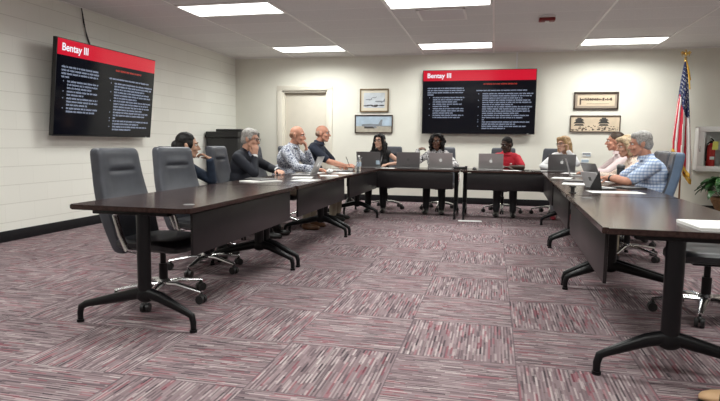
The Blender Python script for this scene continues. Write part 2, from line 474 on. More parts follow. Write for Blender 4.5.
t = thing('fire_alarm', 'dark red fire alarm strobe on a white base on the ceiling', 'alarm', (0.62, 7.90, H))
MB().lathe([(.0, 0), (.11, 0), (.115, -.012), (.10, -.02), (0, -.02)]).build('base', 'whitepl', t)
al = MB().box((0, 0, -.042), (.20, .12, .045), .012).build('horn_body', 'alarmred', t)
MB().box((0, -.02, -.072), (.05, .05, .022), .006).build('strobe_lens', 'whitepl', al)

# ------------------------------------------------------------------ wall screens
def text_mesh(name, body, size, m, parent, loc, bold=0.012):
    cu_ = bpy.data.curves.new(name, 'FONT'); cu_.body = body; cu_.size = size; cu_.offset = bold * size
    cu_.extrude = 0.0006
    o = bpy.data.objects.new(name, cu_); COL.objects.link(o)
    bpy.context.view_layer.update()
    dg = bpy.context.evaluated_depsgraph_get()
    me = bpy.data.meshes.new_from_object(o.evaluated_get(dg))
    COL.objects.unlink(o); bpy.data.objects.remove(o)
    me.transform(Matrix.Translation(Vector(loc)) @ Matrix.Rotation(PI / 2, 4, 'X'))
    me.materials.clear(); me.materials.append(MT[m])
    p = bpy.data.objects.new(name, me); COL.objects.link(p); p.parent = parent
    return p

def wall_screen(label, loc, rz, tilt, w=2.0, h=1.14):
    t = thing('wall_screen', label, 'television', loc, rz)
    t.rotation_euler = (D2R(tilt), 0, D2R(rz))
    MB().box((0, 0, 0), (w, 0.055, h), 0.006).build('housing', 'blackpl', t)
    mt = MB().box((0, .045, 0), (.5, .04, .42), .005)
    for s in (-1, 1): mt.box((s * .18, .06, 0), (.05, .05, .5), .004)
    mt.build('wall_bracket', 'black', t)
    e = 0.011
    sw, sh = w - 2 * e, h - 2 * e - 0.006
    sc = MB().box((0, -.0285, .003), (sw, .003, sh)).build('screen', 'scr', t)
    X = lambda u: -w / 2 + u * w
    Z = lambda v: h / 2 - v * h
    yf = -.031
    MB().box((0, yf, Z(.09)), (sw, .0016, h * .16)).build('red_header', 'scrred', sc)
    text_mesh('title_text', 'Bentay III', .118, 'scrwhite', sc, (X(.04), yf - .0012, Z(.122)), .022)
    rnd = random.Random(3)
    tx = MB()
    bmx = bmesh.new()
    def q(x0, x1, z0, z1):
        vs = [bmx.verts.new((x, yf, z)) for x, z in ((x0, z0), (x1, z0), (x1, z1), (x0, z1))]
        bmx.faces.new(vs)
    def row(u0, u1, v, sz=.0205):
        x, x1 = X(u0), X(u1); zc = Z(v); hh = sz * h / 2
        while x < x1 - .01:
            for k in range(rnd.randint(2, 9)):
                if x > x1: break
                st = rnd.random(); tall = hh * (1.25 if st > .75 else .8)
                q(x, x + .0035, zc - hh * .8, zc + tall)
                q(x + .0065, x + .010, zc - hh * .8, zc + hh * .8)
                if st < .55: q(x + .0035, x + .0065, zc + hh * .35, zc + hh * .8)
                if st > .3: q(x + .0035, x + .0065, zc - hh * .8, zc - hh * .35)
                x += .0125
            x += .011
    def dot(u, v): q(X(u) - .006, X(u) + .006, Z(v) - .006, Z(v) + .006)
    for u1, v in ((.37, .285), (.375, .32), (.365, .354), (.11, .388)): row(.047, u1, v)
    v = .43
    for grp in ((.375, .37, .31), (.365, .24), (.375, .372, .28), (.375, .35)):
        dot(.066, v)
        for u1 in grp: row(.097, u1, v); v += .034
        v += .002
    row(.485, .93, .325)
    v = .375
    for grp in ((.97, .96, .88), (.95, .96, .80), (.965, .94, .95, .86), (.94, .9), (.56,), (.95, .83), (.93, .74)):
        dot(.505, v)
        for u1 in grp: row(.54, u1, v); v += .0335
    me = bpy.data.meshes.new('slide_text'); bmx.to_mesh(me); bmx.free()
    bpy.data.meshes.remove(bpy.data.meshes.new('x')); tx.bm.free()
    me.materials.append(MT['scrtext'])
    o = bpy.data.objects.new('slide_text', me); COL.objects.link(o); o.parent = sc
    bmx = bmesh.new(); row(.545, .83, .225, .024)
    me = bpy.data.meshes.new('subtitle_text'); bmx.to_mesh(me); bmx.free(); me.materials.append(MT['scrorange'])
    o = bpy.data.objects.new('subtitle_text', me); COL.objects.link(o); o.parent = sc
    MB().box((w * .44, -.0285, -h / 2 + .008), (.03, .004, .006)).build('status_light', 'whitepl', t)
    return t
wall_screen('large black television tilted down from the left block wall', (-4.945, 6.58, 1.725), 90, 6.0, 1.93, 1.13)
wall_screen('large black television mounted flat on the back wall', (-.305, 10.70, 1.888), 0, 0, 2.03, 1.165)
# cables
o = MB().tube([(-5.125, 6.36, 2.775), (-5.125, 6.40, 2.6), (-5.125, 6.43, 2.45), (-5.12, 6.47, 2.34), (-5.11, 6.47, 2.1)], .006, 8).tube([(-5.13, 6.37, 2.775), (-5.13, 6.39, 2.6), (-5.128, 6.45, 2.45), (-5.12, 6.49, 2.34), (-5.11, 6.50, 2.1)], .005, 8).build('cable', 'blackpl')
tag(o, 'thin dark cables running from the ceiling to the left wall television', 'cable')
o = MB().box((.36, YB - .012, 2.63), (.03, .022, .29), .004).build('cable_raceway', 'whitepl')
tag(o, 'narrow white cable cover between ceiling and back wall television', 'cable cover')

# ------------------------------------------------------------------ framed prints (plain generic scenes)
def frame_print(label, x0, x1, z0, z1, fmat, fwid, matmat, matw, paint):
    t = thing('framed_print', label, 'picture', ((x0 + x1) / 2, YB, (z0 + z1) / 2), 0)
    w, h = x1 - x0, z1 - z0
    f = MB()
    for s in (-1, 1):
        f.box((s * (w - fwid) / 2, -.016, 0), (fwid, .032, h), .006).box((0, -.016, s * (h - fwid) / 2), (w, .032, fwid), .006)
    f.build('frame', fmat, t)
    MB().box((0, -.006, 0), (w - fwid, .01, h - fwid)).build('mount', matmat, t)
    pw, ph = w - 2 * fwid - 2 * matw, h - 2 * fwid - 2 * matw
    paint(t, pw, ph)
    return t
def plane_sil(p, c, s, mi, y=-.0165):
    """a small generic aeroplane side view"""
    x, z = c
    P = [(-.5, .02), (-.42, .05), (-.1, .07), (.3, .05), (.42, .26), (.5, .26), (.47, .04), (.5, 0), (.3, -.05), (-.2, -.07), (-.45, -.05)]
    p.poly([(x + a * s, z + b * s) for a, b in P], .001, mi, Matrix.Translation((0, y, 0)))
    p.poly([(x + a * s, z + b * s) for a, b in [(-.1, 0), (.15, -.02), (.26, -.13), (.16, -.13)]], .001, mi, Matrix.Translation((0, y - .001, 0)))
def paint_top(t, w, h):
    p = MB().box((0, -.0125, 0), (w, .004, h), mi=0)
    rr = random.Random(5)
    for k in range(9): p.sph((rr.uniform(-.4, .4) * w, -.0145, -h * .40 + rr.uniform(0, .08) * h), (rr.uniform(.03, .06), .001, .012), mi=2)
    plane_sil(p, (-w * .26, h * .05), .13, 1); plane_sil(p, (0, h * .18), .09, 1); plane_sil(p, (w * .28, -h * .08), .2, 1)
    p.build('print', ['seaprint', 'greyprint', 'inkdark'], t, False)
def paint_low(t, w, h):
    p = MB().box((0, -.0125, h * .18), (w, .004, h * .64), mi=0).box((0, -.0125, -h * .32), (w, .004, h * .36), mi=1)
    plane_sil(p, (-w * .05, -h * .08), .42, 2)
    p.box((-w * .12, -.0155, -h * .2), (.2, .001, .05), mi=3).box((w * .33, -.0155, -h * .13), (.2, .001, .014), mi=2)
    p.build('print', ['skyprint', 'sandprint', 'greyprint', 'inkdark'], t, False)
def paint_scroll(t, w, h):
    p = MB().box((0, -.0125, 0), (w, .004, h), mi=0)
    rr = random.Random(8); x = -w * .42
    while x < w * .42:
        dw = rr.uniform(.012, .03); dh = rr.uniform(.02, .055)
        p.box((x, -.0155, h * .08 + dh * .2), (dw, .001, dh), mi=1, rot=(0, rr.uniform(-.3, .3), 0)); x += dw * 1.05
    p.box((-w * .42, -.0155, -.02), (.028, .001, .10), mi=1).box((w * .05, -.0155, -h * .3), (w * .6, .001, .006), mi=1)
    p.build('print', ['sepia', 'ink'], t, False)
def paint_temple(t, w, h):
    p = MB().box((0, -.0125, 0), (w, .004, h), mi=0)
    for cx_ in (-w * .33, w * .18):
        for k, (ww, zz) in enumerate(((.14, -.02), (.16, .02), (.11, .045), (.13, .07), (.07, .095))):
            p.poly([(cx_ - ww * .6, zz - .014), (cx_ + ww * .6, zz - .014), (cx_ + ww * .45, zz + .016), (cx_ - ww * .45, zz + .016)], .001, 1, Matrix.Translation((0, -.016 - k * .0004, 0)))
    rr = random.Random(2)
    for k in range(70): p.sph((rr.uniform(-.48, .48) * w, -.0148, -h * .45 + abs(rr.gauss(0, .17)) * h), (rr.uniform(.006, .022), .001, rr.uniform(.006, .016)), mi=rr.choice((1, 2, 2)), sub=1)
    p.build('print', ['sepia', 'inkdark', 'ink'], t, False)
frame_print('small framed aircraft print with a cream mat, upper of two beside the door', -2.54, -1.975, 1.715, 2.155, 'frame_gold', .022, 'matboard', .055, paint_top)
frame_print('wide framed picture of a grounded grey aircraft, lower of two beside the door', -2.635, -1.89, 1.31, 1.66, 'frame_dark', .018, 'frame_dark', .004, paint_low)
frame_print('framed sepia lettering scroll in a taupe mat, above another sepia print', 1.36, 2.10, 1.755, 2.06, 'frame_dark', .026, 'taupe', .035, paint_scroll)
frame_print('dark framed sepia ink scene with two towers, under the scroll print', 1.315, 2.15, 1.355, 1.65, 'frame_dark', .014, 'sepia', .004, paint_temple)

# small cards and outlet on the back wall
o = MB().box((1.62, YB - .006, .96), (.15, .008, .075), .001, 0).box((1.62, YB - .011, .972), (.13, .002, .028), 0, 1).box((1.65, YB - .011, .94), (.08, .002, .014), 0, 2).build('wall_card', ['paper', 'greyprint', 'bluelabel']); tag(o, 'small grey and white card on the back wall, upper of two', 'card')
o = MB().box((1.60, YB - .006, .83), (.13, .008, .10), .001, 0).box((1.60, YB - .011, .845), (.12, .002, .05), 0, 1).box((1.67, YB - .012, .775), (.10, .006, .05), 0, 2).build('wall_card', ['paper', 'bluelabel', 'tagyel']); tag(o, 'small blue and yellow card on the back wall, lower of two', 'card')
t = thing('wall_outlet', 'white wall outlet low on the back wall between the two tables', 'outlet', (-.62, YB, .5))
MB().box((0, -.004, 0), (.08, .008, .12), .003).build('cover_plate', 'whitepl', t)
MB().box((0, -.009, .025), (.03, .004, .028), .002).box((0, -.009, -.025), (.03, .004, .028), .002).build('socket', 'blackpl', t)

# ------------------------------------------------------------------ flag
t = thing('flag', 'american flag hanging furled on a pole in the back right corner', 'flag', (3.06, 10.42, 0))
MB().lathe([(0, 0), (.16, 0), (.165, .02), (.10, .05), (.04, .09), (.025, .14), (0, .14)]).build('pole_base', 'gold', t)
MB().cyl((0, 0, .1), (-.045, 0, 2.52), .014).build('pole', 'woodpole', t)
eg = MB().lathe([(0, 2.50), (.02, 2.505), (.022, 2.53), (.012, 2.545), (.026, 2.56), (.012, 2.58), (0, 2.58)], (-.046, 0, 0))
eg.sph((-.046, 0, 2.63), (.022, .02, .045)).sph((-.052, -.01, 2.685), (.014, .018, .014)).cyl((-.052, -.02, 2.684), (-.053, -.036, 2.676), .006, .001)
for s in (-1, 1):
    for k in range(4):
        eg.tube([(-.046 + s * .012, 0, 2.645 - k * .008), (-.046 + s * .055, .006, 2.668 - k * .014), (-.046 + s * (.085 - k * .012), .012, 2.645 - k * .02)], [.009, .010, .003], 6)
eg.build('finial', 'gold', t)
FL = 160
def flagf(a, b):
    """furled cloth round the pole: a goes round it, b runs down; folds deepen towards the hem"""
    ph = 2 * PI * a
    c, sn = math.cos(ph), math.sin(ph)
    ln = 1.68 + .26 * c
    z = 2.50 - ln * b
    hw = .016 + .135 * min(1, b * 1.12) ** .85
    fold = 1 + (.30 * math.sin(7 * ph + 2.2 * b) + .14 * math.sin(13 * ph + 1)) * min(1, b * 2.2)
    cxx = -.045 + .035 * b
    return (cxx + hw * c * (.86 + .14 * fold), hw * .72 * sn * fold - .01, z)
def fmi(a, b):
    ph = a * 2 * PI
    lim = .47 + .05 * math.sin(ph * 3) + .06 * math.cos(ph)
    if b < lim: return 2
    return int((a * 2 + .06 * b) * 9) % 2
fl = MB().sheet(flagf, FL, 60, mif=fmi)
for r_ in range(10):
    for c_ in range(11):
        a0 = .5 + (c_ + (.5 if r_ % 2 else 0) + .5) / 23.0; b0 = .06 + r_ * .042
        if a0 > .99: continue
        P = Vector(flagf(a0, b0)); n_ = Vector((P.x + .045, P.y + .01, 0)).normalized()
        sdv = Vector((-n_.y, n_.x, 0)); pts = []
        for k in range(10):
            rr_ = (.019 if k % 2 == 0 else .008) * min(1, .4 + b0 * 3)
            an = PI / 2 + k * PI / 5
            pts.append((rr_ * math.cos(an), rr_ * math.sin(an)))
        fl.poly(pts, .003, 1, Matrix.Translation(P + n_ * .003) @ Matrix.Rotation(math.atan2(sdv.y, sdv.x), 4, 'Z'))
flag = fl.build('flag_cloth', ['flagred', 'flagwhite', 'flagblue'], t)
sm = flag.modifiers.new('thickness', 'SOLIDIFY'); sm.thickness = .004
fo = MB().sheet(lambda a, b: tuple(Vector(flagf(a, 1.0)) + Vector((0, -.006, .012 - .075 * b))), FL, 2).build('gold_fringe', 'goldfringe', t)
sm = fo.modifiers.new('thickness', 'SOLIDIFY'); sm.thickness = .008
tb = MB().tube([(-.035, -.025, 2.51), (-.02, -.045, 2.4), (.0, -.07, 2.25), (.02, -.09, 2.05)], .010, 8).tube([(-.035, -.025, 2.51), (-.005, -.05, 2.38), (.03, -.06, 2.2)], .008, 8)
tb.build('gold_cord', 'goldfringe', t)

# ------------------------------------------------------------------ extinguisher cabinet
t = thing('extinguisher_cabinet', 'white wall cabinet with a glass door holding a fire extinguisher', 'cabinet', (3.575, YB, 1.085))
w, h, d = .46, .74, .17
b = MB().box((0, -.006, 0), (w, .012, h))
for s in (-1, 1): b.box((s * (w / 2 - .008), -d / 2, 0), (.016, d, h), .003).box((0, -d / 2, s * (h / 2 - .008)), (w, d, .016), .003)
b.build('body', 'whitepl', t)
f = MB()
for s in (-1, 1): f.box((s * (w / 2 - .05), -d - .008, 0), (.105, .018, h - .167), .003).box((0, -d - .008, s * (h / 2 - .04)), (w + .01, .018, .09), .005)
dd = f.build('door', 'whitepl', t)
MB().box((0, -d - .004, 0), (w - .19, .004, h - .15)).build('pane', 'glass', dd)
MB().box((-w / 2 + .03, -d - .025, .0), (.016, .02, .09), .005).build('handle', 'chrome', dd)
t = thing('fire_extinguisher', 'red fire extinguisher with a yellow tag inside the white wall cabinet', 'fire extinguisher', (3.575, YB - .095, .745))
MB().lathe([(0, 0), (.060, 0), (.066, .012), (.066, .36), (.055, .40), (.025, .425), (.022, .44), (0, .44)]).build('cylinder', 'extred', t)
MB().cyl((0, 0, .43), (0, 0, .48), .022).box((0, -.04, .50), (.022, .12, .014), .004, rot=(.35, 0, 0)).box((0, -.03, .47), (.02, .10, .012), .004).build('valve_handle', 'blackpl', t)
MB().tube([(-.02, 0, .46), (-.066, -.01, .42), (-.074, -.015, .3), (-.072, -.015, .14)], .011).build('hose', 'blackpl', t)
MB().box((.035, -.078, .40), (.085, .003, .14), .001, rot=(0, .05, 0)).build('tag', 'tagyel', t)
MB().box((0, -.066, .19), (.07, .004, .05), .001).build('label_plate', 'paper', t)

# ------------------------------------------------------------------ plant on a low stand
t = thing('plant_stand', 'low black plant stand under the wicker planter by the back wall', 'stand', (3.60, 10.28, 0))
MB().box((0, 0, .05), (.62, .44, .02), .006).build('stand_top', 'black', t)
for sx in (-1, 1):
    for sy in (-1, 1): MB().box((sx * .27, sy * .18, .02), (.03, .03, .04), .004).build('leg', 'black', t)
t = thing('potted_plant', 'leafy green peace lily in a brown wicker planter by the back wall', 'plant', (3.72, 10.26, .06))
pr = [(0, 0), (.15, 0), (.155, .01)] + [(.155 + .012 * k + .004 * (k % 2), .03 + k * .026) for k in range(8)] + [(.23, .235), (.225, .25), (.21, .24), (.20, .2), (0, .2)]
MB().lathe(pr, n=36).build('planter', 'wicker', t)
MB().lathe([(0, .195), (.2, .195), (.2, .212), (0, .216)]).build('soil', 'soil', t)
rr = random.Random(11)
for k in range(78):
    a = rr.uniform(0, 2 * PI); tier = rr.random()
    reach = .16 + .36 * (1 - tier) + rr.uniform(-.04, .04); top = .24 + .40 * tier
    d = Vector((math.cos(a), math.sin(a), 0)); sd = Vector((-d.y, d.x, 0))
    base = Vector((0, 0, .2)) + d * rr.uniform(.01, .06)
    L = .26 + rr.uniform(-.03, .06)
    P0 = base; P1 = base + d * reach * .4 + Vector((0, 0, top * .55))
    if (P1 + d * (L * .9)).y + 10.26 > YB - .04: continue
    droop = rr.uniform(.25, 1.1)
    st = MB().tube([P0, (P0 + P1) / 2 + d * -.015, P1], .005, 6)
    st.build('stem', 'stem', t)
    def leaf(u, v, P1=P1, d=d, sd=sd, L=L, droop=droop):
        x = u * L; ang = .55 - droop * u * 1.3
        p = P1 + d * (x * math.cos(ang * .8)) + Vector((0, 0, x * math.sin(ang) * .75))
        wd = .060 * math.sin(PI * min(1, u * .97 + .03)) ** .8 * (1.15 - .35 * u)
        q = (v - .5) * 2
        return p + sd * (q * wd) + Vector((0, 0, .018 * abs(q) - .006 * math.sin(u * 9)))
    o = MB().sheet(leaf, 10, 4).build('leaf', 'leaf', t)
    m_ = o.modifiers.new('thickness', 'SOLIDIFY'); m_.thickness = .002

# ------------------------------------------------------------------ tall black cabinet in the corner
t = thing('storage_cabinet', 'tall black equipment cabinet standing in the far left corner', 'cabinet', (-4.79, 9.95, 0))
MB().box((0, 0, .60), (.62, .95, 1.16), .012).build('body', 'blackpl', t)
MB().box((0, 0, .02), (.56, .9, .04)).build('plinth', 'black', t)
MB().box((0, 0, 1.24), (.64, .98, .11), .012).build('top_panel', 'blackpl', t)
MB().box((.04, .05, 1.32), (.5, .72, .05), .012).build('lid', 'blackpl', t)
MB().box((-.32, -.45, 1.21), (.05, .06, .05), .008).build('latch', 'black', t)
MB().box((.316, 0, .58), (.012, .88, 1.04), .005).build('door', 'blackpl', t)

# ------------------------------------------------------------------ tables
TL, TW, TT = 1.82, 0.80, 0.03
def make_table(label, group):
    t = thing('conference_table', label, 'table', (0, 0, 0), 0, group)
    bm = bmesh.new(); bmesh.ops.create_cube(bm, size=1.0)
    for v in bm.verts: v.co = Vector((v.co.x * TW, v.co.y * TL, v.co.z * TT + TZ - TT / 2))
    bmesh.ops.bevel(bm, geom=[e for e in bm.edges if abs(e.verts[0].co.z - e.verts[1].co.z) > .01], offset=.025, segments=5, affect='EDGES')
    bmesh.ops.bevel(bm, geom=[e for e in bm.edges if abs(e.verts[0].co.z - e.verts[1].co.z) < 1e-5 and len(e.link_faces) == 2 and abs(abs(e.link_faces[0].normal.z) - abs(e.link_faces[1].normal.z)) > .5], offset=.004, segments=2, affect='EDGES')
    MB()._take(bm).build('table_top', 'wood', t)
    b = MB().box((0, 0, TZ - TT - .02), (.06, TL - .3, .03), .004).box((.2, 0, TZ - TT - .015), (.04, TL - .3, .025), .004)
    b.build('underframe', 'black', t)
    MB().box((TW / 2 - .035, 0, TZ - TT - .133), (.018, TL - .19, .25), .004).build('modesty_panel', 'panel', t)
    for s in (-1, 1):
        y = s * (TL / 2 - .06)
        hx = .07; l = MB().tube([(hx, y, TZ - TT - .012), (hx, y, .22)], [.043, .043], 20, flat=(1.0, .75))
        l.box((0, y, TZ - TT - .012), (.5, .06, .022), .004)
        l.sph((hx, y, .205), (.062, .036, .05))
        for sx in (-1, 1):
            l.tube([(hx + sx * .02, y, .215), (hx + sx * .10, y, .195), (sx * .34, y, .118), (sx * .375, y, .098), (sx * .385, y, .06), (sx * .385, y, .014)], [.036, .034, .022, .021, .019, .017], 12, flat=(.85, 1.0))
            l.cyl((sx * .385, y, 0), (sx * .385, y, .016), .022)
        l.build('leg', 'black', t)
    g = MB()
    g.lathe([(0, TZ - .001), (.036, TZ - .001), (.036, TZ + .0012), (.032, TZ + .002), (0, TZ + .002)], (TW / 2 - .12, -TL / 2 + .22, 0), 24)
    g.build('grommet', 'grey', t)
    return t
LX = -1.665 - TW / 2
ta = make_table('near left dark wood conference table in front of two empty chairs', 'conference tables in a U shape')
ta.location = (LX, 2.87 + TL / 2, 0)
dup(ta, (LX, 2.87 + TL * 1.5 + .02, 0), 0, 'dark wood conference table in the middle of the left row')
dup(ta, (LX + .01, 2.87 + TL * 2.5 + .04, 0), 0, 'far dark wood conference table of the left row beside the navy polo man')
RA = D2R(-1.7)
def rrow(dist, off):   # along the right row's inner edge from its near corner
    ex = Vector((math.cos(RA), math.sin(RA))); ey = Vector((-math.sin(RA), math.cos(RA)))
    p = Vector((.515, 2.83)) + ey * dist + ex * off
    return p
for k, lb in enumerate(('near right dark wood conference table with a stack of white paper', 'dark wood conference table in front of the man in the blue checked shirt', 'far dark wood conference table of the right row near the blonde woman in white')):
    p = rrow(TL * (k + .5) + .02 * k, TW / 2)
    dup(ta, (p.x, p.y, 0), 180 - 1.7, lb)
BY = 8.47 + TW / 2
dup(ta, (-.475 - TL / 2, BY, 0), -90, 'back dark wood conference table in front of the two women with dark hair')
dup(ta, (-.462 + TL / 2, BY, 0), -90, 'back dark wood conference table in front of the man in the red polo')

# ------------------------------------------------------------------ chairs
def make_chair(label, group, mback='leather'):
    t = thing('office_chair', label, 'chair', (0, 0, 0), 0, group)
    b = MB()
    for k in range(5):
        a = 2 * PI * k / 5 + .3
        d = Vector((math.cos(a), math.sin(a), 0))
        b.tube([d * .03 + Vector((0, 0, .115)), d * .12 + Vector((0, 0, .118)), d * .32 + Vector((0, 0, .082))], [.026, .024, .016], 10, flat=(1.1, .7))
    b.lathe([(0, .08), (.045, .08), (.048, .13), (.034, .15), (0, .15)])
    b.build('star_base', 'chrome', t)
    for k in range(5):
        a = 2 * PI * k / 5 + .3
        d = Vector((math.cos(a), math.sin(a), 0)); sd = Vector((-d.y, d.x, 0)); p = d * .315 + Vector((0, 0, .03))
        MB().cyl(p - sd * .028, p - sd * .006, .03).cyl(p + sd * .006, p + sd * .028, .03).cyl(p + Vector((0, 0, .0)), p + Vector((0, 0, .055)), .009).sph(p + Vector((0, 0, .022)), (.02, .02, .02)).build('caster', 'blackpl', t)
    MB().cyl((0, 0, .14), (0, 0, .26), .030).cyl((0, 0, .26), (0, 0, .36), .020).box((0, -.02, .365), (.16, .26, .04), .012).build('gas_column', 'black', t)
    # seat cushion
    def sring(z, ins, n=40):
        out = []
        for k in range(n):
            a = 2 * PI * k / n; c, s = math.cos(a), math.sin(a)
            x = math.copysign(abs(c) ** .5, c) * (.255 - ins); y = math.copysign(abs(s) ** .5, s) * (.25 - ins)
            zz = z - .035 * max(0, (y - .12) / .13) ** 2
            out.append((x, y, zz))
        return out
    MB().rings([sring(.385, .05), sring(.388, .02), sring(.405, 0), sring(.435, 0), sring(.452, .018), sring(.457, .06), sring(.453, .15)]).build('seat', 'seatleather', t)
    # tall backrest with a pinched headrest fold
    def yback(z): return -.215 - .27 * (z - .36) - .03 * math.sin((z - .36) / .72 * PI)
    def bring(z, wd, th, n=56):
        out = []; y0 = yback(z)
        for k in range(n):
            a = 2 * PI * k / n; c, s = math.cos(a), math.sin(a)
            x = math.copysign(abs(c) ** .35, c) * wd; y = math.copysign(abs(s) ** .5, s) * th
            if s > 0:
                u = x / wd
                wrap = .018 * u * u
                in_head = math.exp(-((u / .52) ** 6))
                fold = math.exp(-(((z - .905) / .016) ** 2)) * .019 * in_head
                pil = math.exp(-(((z - .935) / .035) ** 2)) * .016 * in_head
                hollow = math.exp(-(((z - .80) / .12) ** 2)) * .012 * math.exp(-((u / .7) ** 4))
                lum = math.exp(-(((z - .58) / .10) ** 2)) * .012
                y += wrap - fold + pil - hollow + lum
            out.append((x, y0 + y, z))
        return out
    zs = [.345, .348, .36, .38] + [.42 + .03 * k for k in range(15)] + [.86, .875, .888, .896, .902, .908, .915, .925, .94, .96, .98, 1.0, 1.02, 1.04, 1.052, 1.06, 1.063]
    R = []
    for z in zs:
        e0 = max(0, min(1, (z - .343) / .035)); e1 = max(0, min(1, (1.065 - z) / .04))
        e = math.sqrt(max(0, 1 - (1 - min(e0, e1)) ** 2))
        wd = .208 + .022 * math.sin(PI * min(1, (z - .34) / .55)) - .012 * max(0, (z - .9) / .16)
        R.append(bring(z, wd - .03 * (1 - e), .048 * (.2 + .8 * e)))
    MB().rings(R).build('backrest', mback, t)
    for s in (-1, 1):
        a = MB().tube([(s * .20, -.06, .375), (s * .285, -.06, .40), (s * .295, -.10, .50), (s * .292, -.14, .625), (s * .29, -.10, .645), (s * .29, .12, .64)], [.016] * 6, 10, flat=(.75, 1.3)).build('armrest', 'chrome', t)
        MB().box((s * .29, .015, .655), (.055, .25, .026), .012).build('arm_pad', 'blackpl', a)
    MB().box((0, -.23, .40), (.09, .03, .14), .008, rot=(-.1, 0, 0)).build('back_bracket', 'black', t)
    return t
GC = 'office chairs around the tables'
ca = make_chair('empty charcoal high-backed office chair at the near end of the left table', GC)
def chair(x, y, face, label): return dup(ca, (x, y, 0), face - 90, label, GC)
ca.location = (-2.245, 3.52, 0); ca.rotation_euler = (0, 0, D2R(-6 - 90))
chair(-2.41, 4.45, -16, 'empty charcoal high-backed office chair in front of the woman in the denim jacket')
chair(-2.82, 5.22, 0, 'office chair holding the dark-haired woman in the denim jacket')
chair(-2.83, 6.22, 0, 'charcoal office chair holding the grey-haired man in the navy suit')
chair(-2.73, 7.05, 0, 'charcoal office chair behind the bald man in the patterned shirt')
chair(-2.58, 7.88, 0, 'office chair holding the man in the navy polo shirt')
chair(-1.78, 9.62, -90, 'charcoal office chair behind the woman with long black hair')
chair(-.86, 9.68, -92, 'charcoal office chair behind the woman with curly hair')
chair(.17, 9.66, -90, 'charcoal office chair behind the man in the red polo')
chair(.95, 9.62, -100, 'charcoal office chair behind the blonde woman in white')
chair(1.66, 7.78, 180, 'office chair holding the short-haired man in the pale pink shirt')
chair(1.50, 6.96, 180, 'charcoal office chair behind the woman with the blonde bob')
cb = chair(1.345, 6.12, 170, 'office chair with bluish light painted on its sides, behind the man in the blue checked shirt')
chair(1.41, 4.12, 176, 'empty office chair pushed under the near right table')
# the chair of the man in the checked shirt has bluish light painted on its sides and back
for k in kids(cb):
    if k.name.startswith('backrest'):
        k.data = k.data.copy(); k.data.materials.append(MT['litleather'])
        for p in k.data.polygons:
            c = p.center; yb = -.215 - .27 * (c.z - .36) - .03 * math.sin((c.z - .36) / .72 * PI)
            if c.y - yb < .022 or p.normal.y < .35: p.material_index = 1

# ------------------------------------------------------------------ laptops and tablets
def fruit_outline(s):
    pts = []
    for k in range(28):
        a = PI / 2 + 2 * PI * k / 28
        r = 1.0 - .16 * math.exp(-((((a - PI / 2 + PI) % (2 * PI)) - PI) / .35) ** 2) - .08 * math.exp(-((((a + PI / 2 + PI) % (2 * PI)) - PI) / .3) ** 2)
        x, z = r * math.cos(a) * .9, r * math.sin(a)
        dx, dz = x - 1.12, z - .12
        dd = math.hypot(dx, dz)
        if dd < .46: x, z = 1.12 + dx / dd * .46, .12 + dz / dd * .46
        pts.append((x * s, z * s))
    return pts
def laptop(label, x, y, face, tilt=18, w=.33, d=.23, m='silver', emblem='fruit', em='whitepl', name='laptop', group='laptops on the tables'):
    t = thing(name, label, 'laptop', (x, y, TZ), face - 90, group)
    MB().box((0, 0, .008), (w, d, .014), .004).build('base', m, t)
    MB().box((0, .02, .0155), (w * .88, d * .45, .002)).build('keyboard', 'blackpl', t)
    ht = d * .98
    R = Matrix.Translation((0, d / 2 - .004, .014)) @ Matrix.Rotation(-D2R(tilt), 4, 'X')
    b = MB()
    bm = bmesh.new(); bmesh.ops.create_cube(bm, size=1.0)
    for v in bm.verts: v.co = Vector((v.co.x * w, v.co.y * .007, v.co.z * ht + ht / 2))
    bmesh.ops.bevel(bm, geom=list(bm.edges), offset=.003, segments=2, affect='EDGES')
    b._take(bm, 0, R)
    lid = b.build('lid', m, t)
    bm = bmesh.new(); bmesh.ops.create_cube(bm, size=1.0)
    for v in bm.verts: v.co = Vector((v.co.x * (w - .02), v.co.y * .001 - .0042, v.co.z * (ht - .025) + ht / 2 + .003))
    MB()._take(bm, 0, R).build('display', 'lcd', lid)
    if emblem == 'fruit':
        e = MB().poly(fruit_outline(.025), .0012, 0, R @ Matrix.Translation((0, .0045, ht * .52)) @ Matrix.Rotation(PI, 4, 'Z'))
        e.poly([(-.002, .027), (.008, .030), (.011, .041), (.001, .038)], .0012, 0, R @ Matrix.Translation((0, .0045, ht * .52)) @ Matrix.Rotation(PI, 4, 'Z'))
        e.build('emblem', em, lid)
    elif emblem == 'ring':
        e = MB().poly([(.022 * math.cos(2 * PI * k / 24), .022 * math.sin(2 * PI * k / 24)) for k in range(24)], .0012, 0, R @ Matrix.Translation((0, .0032, ht * .52)))
        e.build('emblem', em, lid)
    elif emblem == 'squares':
        e = MB()
        for sx in (-1, 1):
            for sz in (-1, 1):
                e.poly([(sx * .009 - .008, sz * .009 - .008), (sx * .009 + .008, sz * .009 - .008), (sx * .009 + .008, sz * .009 + .008), (sx * .009 - .008, sz * .009 + .008)], .0012, 0, R @ Matrix.Translation((0, .0032, ht * .55)))
        e.build('emblem', em, lid)
    return t
laptop('silver laptop with a pale fruit emblem in front of the bald man', -2.16, 6.36, 2, 24, .31, .23)
laptop('dark grey laptop turned side-on in front of the navy polo man', -1.93, 7.36, 12, 34, .31, .22, 'spgrey', None)
laptop('grey laptop behind the water bottle, in front of the long-haired woman', -1.86, 8.70, -93, 14, .38, .25, 'spgrey', None)
laptop('grey laptop with a dark round emblem between the two back-table women', -1.30, 8.84, -80, 14, .36, .25, 'spgrey', 'ring', 'grey')
laptop('silver laptop with a white fruit emblem in front of the curly-haired woman', -.77, 8.84, -92, 12, .36, .245)
laptop('silver laptop with a fruit emblem in front of the red polo man', -.03, 8.86, -90, 12, .36, .245)
